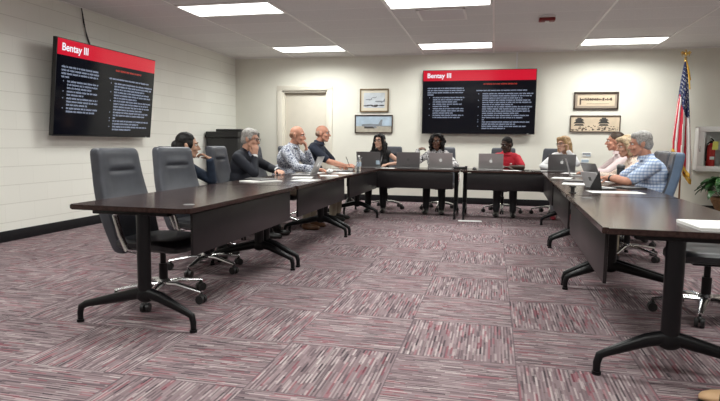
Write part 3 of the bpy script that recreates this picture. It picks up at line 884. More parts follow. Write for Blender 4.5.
laptop('grey laptop with a bright fruit emblem in front of the blonde woman in white', .985, 8.86, -93, 14, .38, .25, 'spgrey')
laptop('thin silver laptop standing edge-on on the right table', 1.06, 7.58, 176, 16, .31, .22, 'silver', None)
laptop('plain grey tablet computer tilted in front of the blonde bob woman', 1.19, 6.78, 204, 26, .29, .20, 'spgrey', None, name='tablet_computer')
t = laptop('pale silver tablet with a square emblem on a black kickstand cover', 0.95, 5.44, 206, 24, .235, .155, mat('pale_magnesium', (.66, .66, .67), .4, .2), 'squares', 'grey', name='tablet_computer')
st = MB().poly([(0, 0), (.13, 0), (.035, .165)], .006, 0, Matrix.Translation((-.114, .07, .002)) @ Matrix.Rotation(D2R(90), 4, 'Z'))
st.box((0, .0, .009), (.25, .17, .006), .002)
st.build('kickstand', 'blackpl', t)

# ------------------------------------------------------------------ paper, bottles, small things on the tables
def sheet_paper(label, x, y, rz, w=.215, d=.28, h=.0015, m='paper', z=TZ, name='paper_sheet', cat='paper', group=None):
    b = MB()
    if h > .006:
        n = max(2, int(h / .004))
        for k in range(n):
            b.box((random.uniform(-.002, .002), random.uniform(-.002, .002), h * (k + .5) / n), (w, d, h / n * .96), 0, k % 2, rot=(0, 0, random.uniform(-.012, .012)))
    else: b.box((0, 0, h / 2), (w, d, h))
    o = b.build(name, [m, 'paperedge' if m == 'paper' else m]); o.location = (x, y, z); o.rotation_euler = (0, 0, D2R(rz))
    return tag(o, label, cat, group)
PG = 'loose papers on the tables'
sheet_paper('thick stack of white paper on the near right table', 1.115, 3.03, 3, .36, .31, .015, name='paper_stack')
sheet_paper('white notepad beside the grey-haired man in the navy suit', -2.20, 5.16, -30, .24, .34, .008, name='notepad', cat='notepad')
sheet_paper('dark notebook lying on the white notepad on the left table', -2.19, 5.22, -24, .14, .21, .012, 'spgrey', TZ + .008, 'notebook', 'notebook')
sheet_paper('black folder at the elbow of the man in the navy suit', -2.36, 5.38, 10, .16, .26, .014, 'blackpl', TZ, 'folder', 'folder')
for lb, x, y, rz, w, d in (('white sheet nearest the camera on the left tables', -1.84, 5.46, -8, .21, .28), ('white paper in front of the silver laptop on the left', -2.02, 5.88, 14, .215, .28),
                           ('white paper under the forearm of the bald man', -2.18, 6.86, -12, .22, .3), ('white paper at the inner edge beyond the bald man laptop', -1.86, 6.36, 20, .215, .28),
                           ('white paper under the hands of the navy polo man', -2.14, 7.72, 5, .23, .3), ('white paper beside the side-on dark laptop', -1.85, 6.98, -15, .215, .28),
                           ('papers in front of the long-haired woman behind the water bottle', -1.62, 8.64, 10, .3, .215),
                           ('papers under the folded arms of the red polo man', .28, 8.78, 4, .26, .2),
                           ('long white papers on the right table near the checked shirt man', 1.00, 5.06, -84, .215, .42), ('white sheet beside the pale tablet on the right table', .80, 6.02, -10, .215, .28),
                           ('white sheet inside the far right table corner by the blonde woman', .80, 7.05, -14, .215, .28), ('white sheet under the hands of the blonde bob woman', 1.20, 6.62, 8, .215, .28),
                           ('white sheet by the right laptop of the pink shirt man', 1.18, 7.74, 12, .215, .28), ('white sheet to the right of the grey laptop of the blonde woman', 1.06, 8.30, -20, .215, .28),
                           ('white sheet left of the grey laptop of the blonde woman', .70, 8.92, 5, .22, .16)):
    sheet_paper(lb, x, y, rz, w, d, .0018, group=PG)
sheet_paper('closed grey notebook in front of the pink shirt man on the right table', .86, 6.50, -10, .20, .27, .012, 'spgrey', TZ, 'notebook', 'notebook')
sheet_paper('black notebook in front of the checked shirt man', 1.22, 5.62, 28, .20, .24, .010, 'blackpl', TZ, 'notebook', 'notebook')
# crumpled tissue
b = bmesh.new(); bmesh.ops.create_icosphere(b, subdivisions=3, radius=.038)
for v in b.verts:
    v.co *= 1 + .45 * noise.noise(v.co * 55); v.co.z *= .8
mz = min(v.co.z for v in b.verts)
for v in b.verts: v.co.z -= mz
o = MB()._take(b).build('crumpled_tissue', 'paper'); o.location = (-1.93, 6.62, TZ + .0018); tag(o, 'crumpled white tissue on the papers by the bald man', 'tissue')

def water_bottle(label, x, y):
    t = thing('water_bottle', label, 'bottle', (x, y, TZ))
    MB().lathe([(0, 0), (.028, 0), (.032, .008), (.032, .03), (.030, .036), (.032, .042), (.032, .13), (.030, .145), (.014, .182), (.012, .195), (0, .195)]).build('bottle_body', 'clearpl', t)
    MB().lathe([(.0325, .06), (.0328, .062), (.0328, .118), (.0325, .12)]).build('label_band', 'bluelabel', t)
    MB().cyl((0, 0, .193), (0, 0, .212), .0145).build('screw_cap', 'whitepl', t)
water_bottle('clear plastic water bottle standing on the back left corner table', -1.72, 8.56)
water_bottle('small water bottle beside the dark laptop of the navy polo man', -1.80, 7.62)
t = thing('tumbler', 'dark tumbler with a lid in front of the blonde bob woman', 'tumbler', (1.33, 6.52, TZ))
MB().lathe([(0, 0), (.030, 0), (.036, .02), (.040, .16), (0, .16)]).build('cup', 'darkglass', t)
MB().lathe([(0, .158), (.043, .158), (.043, .175), (.03, .19), (0, .19)]).build('lid', 'grey', t)
t = thing('conference_microphone', 'long black conference bar on the back table by the silver laptop', 'speaker bar', (-.49, 8.92, TZ), 4)
MB().box((0, 0, .018), (.22, .055, .036), .012).build('bar_body', 'blackpl', t); MB().cyl((.09, 0, .034), (.09, 0, .046), .02).build('dial', 'blackpl', t)
t = thing('computer_mouse', 'small black computer mouse at the left end of the red polo laptop', 'mouse', (-.27, 8.86, TZ), 20)
MB().sph((0, 0, .012), (.030, .052, .020)).box((0, 0, .003), (.05, .085, .006), .002).build('mouse_body', 'blackpl', t); MB().cyl((-.004, .03, .027), (.004, .03, .027), .010).build('scroll_wheel', 'grey', t)
t = thing('mobile_phone', 'black phone lying right of the red polo man', 'phone', (.46, 8.80, TZ), 80)
MB().box((0, 0, .005), (.072, .148, .009), .004).build('phone_body', 'blackpl', t); MB().box((0, 0, .0098), (.066, .14, .001)).build('phone_screen', 'darkglass', t)
t = thing('mobile_phone', 'black phone on the back table next to the blonde woman laptop', 'phone', (.62, 8.72, TZ), 86)
MB().box((0, 0, .005), (.072, .148, .009), .004).build('phone_body', 'blackpl', t); MB().box((0, 0, .0098), (.066, .14, .001)).build('phone_screen', 'darkglass', t)
t = thing('power_dock', 'black pop-up power dock standing on the right table', 'power outlet', (.64, 4.87, TZ))
MB().cyl((0, 0, 0), (0, 0, .006), .03).cyl((0, 0, .006), (0, 0, .045), .016).build('dock_column', 'blackpl', t)
MB().cyl((0, 0, .045), (0, 0, .058), .027).build('dock_cap', 'blackpl', t)
o = MB().box((0, 0, .003), (.34, .12, .006), .002).build('floor_paper', 'paper'); o.location = (-.30, 8.36, 0); o.rotation_euler = (0, 0, .1)
tag(o, 'white paper lying on the carpet under the back tables', 'paper')
t = thing('shoe', 'black shoe with a tan toe at the bottom right corner of the carpet', 'shoe', (1.04, 2.635, 0), 66)
MB().rings([[(c * w_, y_, z0 + (s_ + 1) / 2 * hh) for c, s_ in [(math.cos(2 * PI * k / 20), math.sin(2 * PI * k / 20)) for k in range(20)]] for y_, w_, z0, hh in ((-.16, .01, .02, .03), (-.155, .03, .012, .06), (-.10, .038, .012, .085), (-.02, .040, .012, .08), (.05, .045, .012, .06))]).build('upper', 'blackpl', t)
MB().rings([[(c * w_, y_, z0 + (s_ + 1) / 2 * hh) for c, s_ in [(math.cos(2 * PI * k / 20), math.sin(2 * PI * k / 20)) for k in range(20)]] for y_, w_, z0, hh in ((.05, .0455, .012, .060), (.09, .043, .012, .048), (.12, .03, .012, .034), (.13, .008, .014, .02))]).build('toe_cap', 'tan', t)
MB().box((0, -.01, .007), (.085, .28, .014), .006).build('sole', 'blackpl', t)

# ------------------------------------------------------------------ people
def blob(name, prims, m, parent, voxel=.008, smooth=4, disp=None, z0=None):
    """one continuous surface grown round a set of ellipsoids and tapered limbs"""
    mb = MB()
    for p in prims:
        if p[0] == 'e':
            mb.sph(p[1], p[2], 0, p[3] if len(p) > 3 else None)
        else:
            a, b, ra, rb = Vector(p[1]), Vector(p[2]), p[3], p[4]
            ax = (b - a); L = ax.length
            if L < 1e-5: mb.sph(a, ra); continue
            ax.normalize(); R = []
            sd = ax.orthogonal().normalized(); up = ax.cross(sd)
            prof = [(-ra * math.cos(PI / 2 * k / 5), ra * math.sin(PI / 2 * k / 5)) for k in range(0, 6)] + [(L + rb * math.sin(PI / 2 * k / 5), rb * math.cos(PI / 2 * k / 5)) for k in range(0, 6)]
            for h_, r_ in prof:
                r_ = max(r_, .0004)
                R.append([a + ax * h_ + (sd * math.cos(2 * PI * k / 16) + up * math.sin(2 * PI * k / 16)) * r_ for k in range(16)])
            mb.rings(R)
    me = bpy.data.meshes.new(name); mb.bm.to_mesh(me); mb.bm.free()
    o = bpy.data.objects.new(name, me); COL.objects.link(o)
    r = o.modifiers.new('r', 'REMESH'); r.mode = 'VOXEL'; r.voxel_size = voxel
    s = o.modifiers.new('s', 'SMOOTH'); s.factor = .5; s.iterations = smooth
    bpy.context.view_layer.update()
    ev = o.evaluated_get(bpy.context.evaluated_depsgraph_get())
    m2 = bpy.data.meshes.new_from_object(ev)
    o.modifiers.clear(); o.data = m2; bpy.data.meshes.remove(me); m2.name = name
    if disp:
        amp, sc = disp
        co = [0.0] * (3 * len(m2.vertices)); m2.vertices.foreach_get('co', co)
        for i in range(0, len(co), 3):
            v = Vector(co[i:i + 3]); d = noise.noise_vector(v * sc) * amp; co[i] += d.x; co[i + 1] += d.y; co[i + 2] += d.z
        m2.vertices.foreach_set('co', co)
    m2.materials.clear(); m2.materials.append(MT[m] if isinstance(m, str) else m)
    m2.polygons.foreach_set('use_smooth', [True] * len(m2.polygons))
    if parent is not None: o.parent = parent
    return o

def ik(S, Wt, la, lb, pole):
    d = Wt - S; L = d.length
    if L > (la + lb) * .985: Wt = S + d * ((la + lb) * .985 / L); d = Wt - S; L = d.length
    L = max(L, abs(la - lb) + .02)
    u = d.normalized()
    x = (la * la - lb * lb + L * L) / (2 * L)
    h_ = math.sqrt(max(0, la * la - x * x))
    p = Vector(pole); p = (p - u * p.dot(u)).normalized()
    return S + u * x + p * h_, Wt

def hand_prims(Wt, D, N, side, curl=.5, s=1.0):
    D = D.normalized(); N = (N - D * N.dot(D)).normalized()
    T = D.cross(N) if side == 'R' else N.cross(D)       # towards the thumb
    P = []
    lens = [.070, .078, .072, .056]
    for i in range(4):
        off = (1.5 - i) * .0195 * s
        kn = Wt + D * (.088 - .004 * abs(i - 1)) * s + T * off
        P.append(('c', Wt + T * off * .55 + D * .012, kn, .0145 * s, .0115 * s))
        p = kn; a = 0.0
        for j, f in enumerate((.46, .31, .23)):
            a += curl * (.8, 1.0, .7)[j]
            dr = (D * math.cos(a) + N * math.sin(a) + T * (1.5 - i) * .07).normalized()
            q = p + dr * lens[i] * f * s * 1.08
            P.append(('c', p, q, (.0095 - .0008 * j) * s, (.0090 - .0009 * j) * s)); p = q
    a0 = Wt + D * .02 * s + T * .022 * s
    a1 = a0 + (T * .75 + D * .75 + N * .3).normalized() * .042 * s
    a2 = a1 + (T * .15 + D * .9 + N * .45).normalized() * .033 * s
    a3 = a2 + (D * .9 + N * .5 - T * .05).normalized() * .024 * s
    P += [('c', a0, a1, .0145 * s, .0115 * s), ('c', a1, a2, .0110 * s, .0095 * s), ('c', a2, a3, .0095 * s, .0080 * s)]
    return P

SK = {}
def skin(name, c): SK[name] = mat(name, c, .5, spec=.35, var=.08, vscale=25); return SK[name]
skin('fair_skin', (.56, .31, .22)); skin('ruddy_skin', (.55, .27, .185)); skin('light_skin', (.60, .36, .265))
skin('brown_skin', (.115, .052, .032)); skin('deep_skin', (.052, .026, .018)); skin('olive_skin', (.50, .29, .20))
HC = dict(black=mat('black_hair', (.007, .006, .006), .6, spec=.25, var=.3, vscale=60), grey=mat('grey_hair', (.36, .34, .32), .6, var=.35, vscale=70), silver=mat('silver_hair', (.33, .315, .30), .6, var=.35, vscale=70),
          brown=mat('brown_hair', (.055, .032, .020), .5, var=.35, vscale=60), blonde=mat('blonde_hair', (.40, .25, .115), .5, var=.4, vscale=50), ash=mat('ash_blonde_hair', (.42, .31, .19), .5, var=.4, vscale=60),
          stub=mat('short_grey_stubble', (.36, .24, .18), .65, var=.2, vscale=80), brownstub=mat('short_brown_stubble', (.26, .13, .075), .65, var=.2, vscale=80), darkcurl=mat('dark_curly_hair', (.008, .006, .006), .7, spec=.2, var=.4, vscale=70))
MT['eyewhite'] = mat('eye_white', (.75, .73, .70), .25)
MT['iris'] = mat('dark_iris', (.02, .013, .01), .15)
MT['blackshoe'] = mat('black_shoe', (.014, .013, .013), .4)
MT['brownshoe'] = mat('brown_shoe', (.13, .06, .03), .45)
MT['redshoe'] = mat('red_shoe', (.45, .035, .06), .55)
MT['beigeshoe'] = mat('beige_shoe', (.45, .36, .29), .6)
MT['glassesframe'] = mat('dark_glasses_frame', (.03, .018, .015), .3)
MT['lens'] = MT['glass']
CL = dict(denim=mat('dark_denim', (.018, .030, .055), .85, var=.25, vscale=20, bump=.3), suit=mat('navy_suit', (.007, .009, .017), .8, var=.2), navy=mat('navy_polo_cloth', (.007, .012, .028), .8, var=.15),
          black=mat('black_cloth', (.012, .012, .014), .85), red=mat('red_polo_cloth', (.50, .012, .030), .8, var=.08), white=mat('white_cloth', (.78, .78, .79), .85, var=.03),
          pink=mat('pale_pink_shirt', (.74, .60, .60), .85, var=.05), plaid=plaid_mat(), pattern=blotch_mat('blue_white_pattern', [(0, (.05, .06, .12)), (.46, (.62, .64, .68)), (.55, (.16, .18, .27)), (.60, (.66, .67, .70))], 38),
          bw=blotch_mat('black_white_print', [(0, (.03, .03, .035)), (.46, (.74, .72, .72)), (.56, (.25, .23, .24)), (.61, (.76, .74, .73))], 24), floral=blotch_mat('beige_floral', [(0, (.35, .16, .13)), (.42, (.66, .56, .47)), (.6, (.48, .36, .30)), (.66, (.70, .60, .52))], 30),
          khaki=mat('khaki_trousers', (.34, .29, .22), .85), grey=mat('pale_grey_trousers', (.42, .43, .46), .85), charcoal=mat('charcoal_trousers', (.03, .03, .034), .85), jeans=mat('blue_jeans', (.05, .075, .14), .85), checkgrey=blotch_mat('blue_grey_shirt_print', [(0, (.08, .10, .18)), (.48, (.45, .48, .56)), (.6, (.2, .23, .33))], 40))

def person(label, x, y, face, hz, lean=12, head=(0, 0, 0), skinm='fair_skin', shirt='navy', sleeve='long', trousers='charcoal', shoes='blackshoe', hair=('short', 'grey'), arms=None,
           fem=False, belly=0.0, glasses=False, extras=(), feet=.40, girth=1.0, beard=False, collar=None, ears=True, logo=None):
    root = thing('person', label, 'person', (x, y, 0), face - 90, 'people seated at the meeting tables')
    Mi = root.matrix_basis.inverted() if False else (Matrix.Translation((x, y, 0)) @ Matrix.Rotation(D2R(face - 90), 4, 'Z')).inverted()
    hip = Vector((0, 0, .535))
    th = D2R(lean); t = Vector((0, math.sin(th), math.cos(th))); fwd = Vector((0, math.cos(th), -math.sin(th)))
    L = (hz - .535 - .135) / math.cos(th)
    sc = max(.92, min(1.06, L / .50))
    Rt = Matrix.Rotation(-th, 3, 'X')
    sh = (.158 if fem else .180) * (.5 + .5 * sc)
    neck = hip + t * L
    HCn = Vector((0, neck.y + .075, hz))
    hy, hp, hr = head
    HR = (Matrix.Rotation(D2R(hy), 3, 'Z') @ Matrix.Rotation(-D2R(hp), 3, 'X') @ Matrix.Rotation(D2R(hr), 3, 'Y'))
    h = lambda X, Y, Z: HCn + HR @ Vector((X, Y, Z))
    g = girth
    def torso(o):
        P = [('e', hip + t * .05, ((.165 if fem else .160) * g + o, .125 * g + o, .115 + o), Rt),
             ('e', hip + t * .17 + fwd * .02 * belly * 4, ((.132 if fem else .145) * g + o, (.105 + belly) * g + o, .15 + o), Rt),
             ('e', hip + t * (L - .17), ((.142 if fem else .165) * g + o, .112 * g + o, .155 + o), Rt),
             ('c', neck - t * .065 + Vector((-sh * .72, 0, 0)), neck - t * .065 + Vector((sh * .72, 0, 0)), .062 + o, .062 + o),
             ('c', neck - t * .05 + Vector((-sh * .4, 0, 0)), neck - t * .0, .055 + o, .050 + o * .6), ('c', neck - t * .05 + Vector((sh * .4, 0, 0)), neck - t * .0, .055 + o, .050 + o * .6)]
        if fem:
            for s in (-1, 1): P.append(('e', neck - t * .22 + fwd * .085 + Vector((s * .068, 0, 0)), (.062 + o, .05 + o, .06 + o), Rt))
        return P
    body = torso(0); top = torso(.014)
    # head
    body += [('c', neck - t * .04, h(0, -.025, -.065), .056 if not fem else .046, .054 if not fem else .044),
             ('e', h(0, -.015, .035), (.074, .094, .084), HR), ('e', h(0, .022, -.035), (.059, .068, .078), HR), ('e', h(0, .060, -.094), (.027, .024, .022), HR),
             ('c', h(0, .088, .010), h(0, .112, -.026), .009, .0125), ('e', h(0, .095, -.030), (.018, .012, .009), HR), ('e', h(0, .076, .031), (.054, .018, .013), HR),
             ('e', h(-.038, .062, -.026), (.024, .024, .022), HR), ('e', h(.038, .062, -.026), (.024, .024, .022), HR),
             ('e', h(0, .083, -.056), (.025, .013, .008), HR), ('e', h(0, .081, -.068), (.022, .013, .008), HR),
             ('c', h(-.052, .02, -.06), h(-.022, .06, -.096), .016, .014), ('c', h(.052, .02, -.06), h(.022, .06, -.096), .016, .014)]
    for s in (-1, 1): body += [('e', h(s * .078, -.008, -.004), (.010, .021, .032), HR), ('e', h(s * .083, -.016, .008), (.007, .016, .022), HR)]
    # arms
    la, lb = .285 * sc, .255 * sc
    arms = arms or {}
    info = {}
    for sd, s in (('R', 1), ('L', -1)):
        S = neck - t * .080 + Vector((s * sh, 0, 0))
        spec = arms.get(sd) or (('b', s * .13, .36, .78), (s * 1, -.3, -.6), (-s * .5, 1, 0), (0, 0, -1), .35)
        w = spec[0]
        if w[0] == 'w': Wt = Mi @ Vector(w[1:])
        elif w[0] == 'h': Wt = h(*w[1:])
        else: Wt = Vector(w[1:])
        E, Wt = ik(S, Wt, la, lb, spec[1])
        if E.z < .60: E.z = .60
        Dv, Nv = Vector(spec[2]), Vector(spec[3])
        ra = (.040 if fem else .047) * (.6 + .4 * g)
        body += [('c', S, E, ra, ra * .80), ('c', E, E + (Wt - E) * .35, ra * .80, ra * .82), ('c', E + (Wt - E) * .35, Wt, ra * .82, ra * .56)]
        body += hand_prims(Wt, Dv, Nv, sd, spec[4], .93 if fem else 1.03)
        o = .014
        if sleeve == 'long':
            top += [('c', S, E, ra + .018, ra * .80 + o), ('c', E, E + (Wt - E) * .93, ra * .80 + o, ra * .56 + .013)]
        elif sleeve == 'short':
            top += [('c', S, S + (E - S) * .78, ra + .018, ra * .85 + .018)]
        elif sleeve == 'cap': top += [('c', S + Vector((-s * .02, 0, 0)), S, ra + .008, ra + .006)]
        info[sd] = (S, E, Wt)
    # legs
    tr = [('e', hip + t * .03, (.172 * g, .135 * g, .10), Rt)]
    for s in (-1, 1):
        K = Vector((s * .12, .41, .50)); A = Vector((s * .125, feet, .085)); hj = hip + Vector((s * .085, .0, -.015))
        body += [('c', hj, K, .078, .052), ('c', K, (K + A) / 2, .052, .050), ('c', (K + A) / 2, A, .050, .036), ('c', A + Vector((0, 0, -.035)), A + Vector((0, .13, -.058)), .034, .022)]
        tr += [('c', hj, K, .090, .064), ('c', K, (K + A) / 2, .064, .060), ('c', (K + A) / 2, A + Vector((0, 0, .03)), .060, .052)]
    B = blob('body', body, SK[skinm], root, .0065, 3)
    blob('shirt', top, CL[shirt], root, .008, 5, (.004, 9))
    blob('trousers', tr, CL[trousers], root, .009, 4, (.004, 8))
    for s in (-1, 1):
        f = Vector((s * .125, feet, 0))
        so = blob('shoe', [('c', f + Vector((0, -.02, .045)), f + Vector((0, .02, .045)), .043, .043), ('c', f + Vector((0, .02, .04)), f + Vector((s * .01, .155, .032)), .042, .030), ('e', f + Vector((s * .006, .09, .032)), (.046, .10, .030)), ('c', f + Vector((0, -.01, .06)), f + Vector((0, 0, .095)), .042, .045)], shoes, root, .008, 3)
        for v in so.data.vertices:
            if v.co.z < .002: v.co.z = .002
    # face
    for s in (-1, 1):
        e = MB().sph(h(s * .031, .0765, .010), (.0115, .0115, .0085), 0, HR, 2).build('eye', 'eyewhite', root)
        MB().sph(h(s * .031, .0865, .010), (.0058, .004, .0058), 0, HR, 2).build('iris', 'iris', e)
        MB().tube([h(s * .014, .0935, .030), h(s * .032, .0945, .036), h(s * .050, .0825, .031)], [.003, .0038, .002], 6).build('eyebrow', HC[hair[1]] if hair[1] not in ('stub', 'brownstub') else HC['grey'], root)
    MB().tube([h(-.021, .0865, -.0625), h(-.008, .0955, -.060), h(0, .0962, -.0615), h(.008, .0955, -.060), h(.021, .0865, -.0625)], [.0025, .0048, .0048, .0048, .0025], 6).build('mouth', mat('lips', tuple(c * f for c, f in zip(SK[skinm].node_tree.nodes['Principled BSDF'].inputs[0].default_value[:3], (.8, .55, .55))), .45), root)
    # hair
    kind, hc = hair
    P = []
    cap = [('e', h(0, -.024, .050), (.084, .094, .084), HR), ('e', h(0, -.055, -.005), (.074, .062, .075), HR)]
    dsp = (.004, 45)
    if kind == 'short': P = cap + [('e', h(-.062, -.01, .02), (.023, .045, .04), HR), ('e', h(.062, -.01, .02), (.023, .045, .04), HR), ('e', h(0, .035, .088), (.06, .045, .035), HR)]
    elif kind == 'crop': P = [('e', h(0, -.022, .046), (.0795, .094, .083), HR), ('e', h(0, -.052, -.004), (.071, .062, .07), HR)]; dsp = (.002, 60)
    elif kind == 'fringe': P = [('e', h(-.066, -.03, .008), (.0145, .052, .034), HR), ('e', h(.066, -.03, .008), (.0145, .052, .034), HR), ('e', h(0, -.080, -.004), (.062, .030, .042), HR), ('c', h(-.06, -.06, .005), h(.06, -.06, .005), .03, .03)]; dsp = (.0015, 60)
    elif kind == 'updo': P = cap + [('e', h(-.064, .0, .015), (.022, .05, .05), HR), ('e', h(.064, .0, .015), (.022, .05, .05), HR), ('e', h(0, -.115, .0), (.045, .04, .045), HR), ('c', h(0, -.12, -.02), h(0, -.13, -.13), .03, .015)]
    elif kind == 'long':
        P = cap + [('e', h(0, .02, .09), (.062, .055, .034), HR)]
        for s in (-1, 1):
            P += [('c', h(s * .062, .045, .075), h(s * .084, .02, -.04), .024, .030), ('c', h(s * .084, .02, -.04), h(s * .105, .02, -.17), .032, .034), ('c', h(s * .105, .02, -.17), h(s * .10, .045, -.29), .034, .016), ('c', h(s * .05, -.09, -.05), h(s * .07, -.10, -.27), .05, .03)]
        P += [('c', h(0, -.09, -.02), h(0, -.115, -.25), .07, .045)]; dsp = (.006, 30)
    elif kind == 'curly':
        rr = random.Random(4)
        P = list(cap)
        for k in range(150):
            a = rr.uniform(0, 2 * PI); b_ = rr.uniform(-.9, 1.35)
            v = Vector((math.cos(a) * math.cos(b_), math.sin(a) * math.cos(b_), math.sin(b_)))
            p_ = Vector((v.x * .108, v.y * .105 - .022, v.z * .098 + .022))
            if v.z < 0: p_.x *= 1.10
            if p_.y > .025 and abs(p_.x) < .072 and p_.z < .085: continue
            P.append(('e', h(*p_), (.027, .027, .027)))
        for s in (-1, 1):
            for k in range(8): P.append(('e', h(s * rr.uniform(.085, .115), rr.uniform(-.05, .03), -.03 - k * .014), (.026, .026, .026)))
        P += [('e', h(0, -.065, -.055), (.108, .062, .085), HR), ('e', h(-.088, -.02, -.05), (.034, .045, .07), HR), ('e', h(.088, -.02, -.05), (.034, .045, .07), HR)]
        dsp = (.012, 42)
    elif kind in ('bob', 'shoulder'):
        lo = -.085 if kind == 'bob' else -.17
        P = cap + [('e', h(-.03, .045, .085), (.05, .05, .034), HR), ('e', h(.03, .045, .085), (.05, .05, .034), HR), ('c', h(0, -.075, .0), h(0, -.085, lo), .068, .05)]
        for s in (-1, 1): P += [('c', h(s * .066, .045, .065), h(s * .085, .015, -.01), .024, .030), ('c', h(s * .085, .015, -.01), h(s * .085, .012, lo), .031, .024), ('c', h(s * .075, -.04, .0), h(s * .08, -.05, lo), .04, .032)]
        dsp = (.007, 32)
    if P: blob('hair', P, HC[hc], root, .007, 3, dsp)
    if beard: blob('beard', [('c', h(-.05, .03, -.06), h(0, .075, -.10), .016, .018), ('c', h(.05, .03, -.06), h(0, .075, -.10), .016, .018), ('c', h(-.02, .093, -.05), h(.02, .093, -.05), .007, .007)], HC[hc], root, .006, 2, (.002, 70))
    if glasses:
        gl = MB()
        for s in (-1, 1):
            gl.tube([h(s * .033 + .024 * math.cos(2 * PI * k / 18), .103 - .004 * abs(math.cos(2 * PI * k / 18)), .008 + .0185 * math.sin(2 * PI * k / 18)) for k in range(18)], .0024, 6, closed=True)
            gl.tube([h(s * .057, .099, .013), h(s * .074, .07, .014), h(s * .081, -.01, .010)], .0022, 6)
        gl.tube([h(-.010, .104, .012), h(0, .106, .015), h(.010, .104, .012)], .0022, 6)
        gl.build('glasses', 'glassesframe', root)
    if collar:
        c = MB(); n0 = neck + Vector((0, .018, .022))
        ring = lambda r, z, y=0: [n0 + Vector((r * math.sin(2 * PI * k / 24), y + r * 1.05 * math.cos(2 * PI * k / 24), z - .028 * (.5 + .5 * math.cos(2 * PI * k / 24)))) for k in range(24)]
        c.rings([ring(.080, -.02), ring(.066, .022), ring(.060, .024), ring(.060, -.01)], cap=False)
        c.build('collar', CL[collar], root)
    for ex in extras: ex(root, h, hip, t, fwd, neck, info)
    return root

def on_chest(neck, t, fwd, x, dn, out): return neck - t * dn + fwd * out + Vector((x, 0, 0))
def ex_lanyard(root, h, hip, t, fwd, neck, info):
    l = MB()
    for s in (-1, 1): l.tube([neck + Vector((s * .055, -.01, .0)), on_chest(neck, t, fwd, s * .06, .07, .105), on_chest(neck, t, fwd, s * .04, .17, .15), on_chest(neck, t, fwd, 0, .30, .155)], .0055, 6, flat=(1.5, .5))
    l.build('lanyard', mat('grey_lanyard', (.34, .34, .36), .7), root)
    MB().box(on_chest(neck, t, fwd, 0, .34, .15), (.06, .004, .09), .002).build('badge', 'whitepl', root)
def ex_logo(x=-.075, m='paper'):
    def f(root, h, hip, t, fwd, neck, info):
        MB().sph(on_chest(neck, t, fwd, x, .135, .118), (.022, .006, .012), 0, None, 2).build('chest_logo', m, root)
    return f
def ex_placket(m):
    def f(root, h, hip, t, fwd, neck, info):
        MB().tube([on_chest(neck, t, fwd, 0, .02, .075), on_chest(neck, t, fwd, 0, .10, .122), on_chest(neck, t, fwd, 0, .17, .13)], .012, 8, flat=(1.2, .3)).build('placket', CL[m], root)
    return f
def ex_shirtfront(root, h, hip, t, fwd, neck, info):
    blob('shirt_front', [('c', neck - t * .02 + fwd * .065, neck - t * .24 + fwd * .128, .040, .022)], CL['checkgrey'], root, .007, 3)
    for sd in ('R', 'L'):
        S, E, Wt = info[sd]; d = (Wt - E).normalized()
        MB().cyl(Wt - d * .035, Wt - d * .004, .040, .038).build('shirt_cuff', CL['white'], root)
def ex_watch(sd):
    def f(root, h, hip, t, fwd, neck, info):
        S, E, Wt = info[sd]; d = (Wt - E).normalized()
        w = MB().cyl(Wt - d * .045, Wt - d * .022, .0335, .0325); w.build('wristwatch', 'blackpl', root)
    return f

up = (0, 0, 1); dn_ = (0, 0, -1)
DOWN = (0, 0, -1)
person('dark-haired woman in a denim jacket resting her chin on her hand', -2.98, 4.95, 0, 1.072, 6, (30, 2, 0), 'olive_skin', 'denim', 'long', 'charcoal', 'blackshoe', ('updo', 'black'), fem=True, girth=1.12,
       arms={'L': (('h', -.04, .21, -.12), (-.5, 1.2, -.9), (.1, -.75, .5), (.3, -.5, -.8), .7), 'R': (('b', .14, .26, .60), (1, -.4, -.3), (-.5, .8, 0), DOWN, .3)})
person('grey-haired man in a navy suit with his cheek on his hand', -2.93, 6.24, 0, 1.145, 8, (0, 8, 0), 'fair_skin', 'suit', 'long', 'charcoal', 'blackshoe', ('short', 'grey'), glasses=True, girth=1.12,
       arms={'R': (('h', .055, .10, -.175), (.3, .9, -1), (-.05, .05, 1), (-.75, -.4, .1), .8), 'L': (('b', -.12, .44, .775), (-1, 0, -.3), (.8, .6, 0), DOWN, .3)}, extras=(ex_shirtfront,))
person('bald man in a blue and white patterned shirt with hand at his chin', -2.71, 7.00, 0, 1.205, 17, (-4, 8, 0), 'ruddy_skin', 'pattern', 'long', 'khaki', 'brownshoe', ('fringe', 'brownstub'), belly=.02, girth=1.16, collar='pattern',
       arms={'R': (('b', .12, .52, .785), (1, 0, -.5), (-.25, 1, -.05), DOWN, .45), 'L': (('h', -.035, .135, -.17), (-.2, 1, -1), (.1, -.1, 1), (.3, -1, .2), .8)})
person('white-haired balding man in a navy polo writing with a pen', -2.60, 7.86, 0, 1.245, 13, (-3, 2, 0), 'ruddy_skin', 'navy', 'short', 'khaki', 'blackshoe', ('fringe', 'stub'), belly=.03, girth=1.16, collar='navy', extras=(ex_logo(.07),),
       arms={'R': (('b', .03, .56, .79), (1, 0, -.5), (-.2, 1, .05), (-.6, .1, -.8), .8), 'L': (('b', -.08, .46, .775), (-1, 0, -.5), (.7, .7, 0), DOWN, .4)})
person('woman with long black hair and glasses in a black sleeveless top', -1.84, 9.40, -90, 1.15, 7, (-16, -2, 0), 'light_skin', 'black', 'cap', 'black', 'blackshoe', ('long', 'black'), fem=True, glasses=True, extras=(ex_lanyard,),
       arms={'L': (('b', -.17, .33, .775), (-1, -.2, -.2), (.3, 1, 0), DOWN, .35), 'R': (('b', .16, .35, .775), (1, -.2, -.2), (-.4, 1, 0), DOWN, .35)})
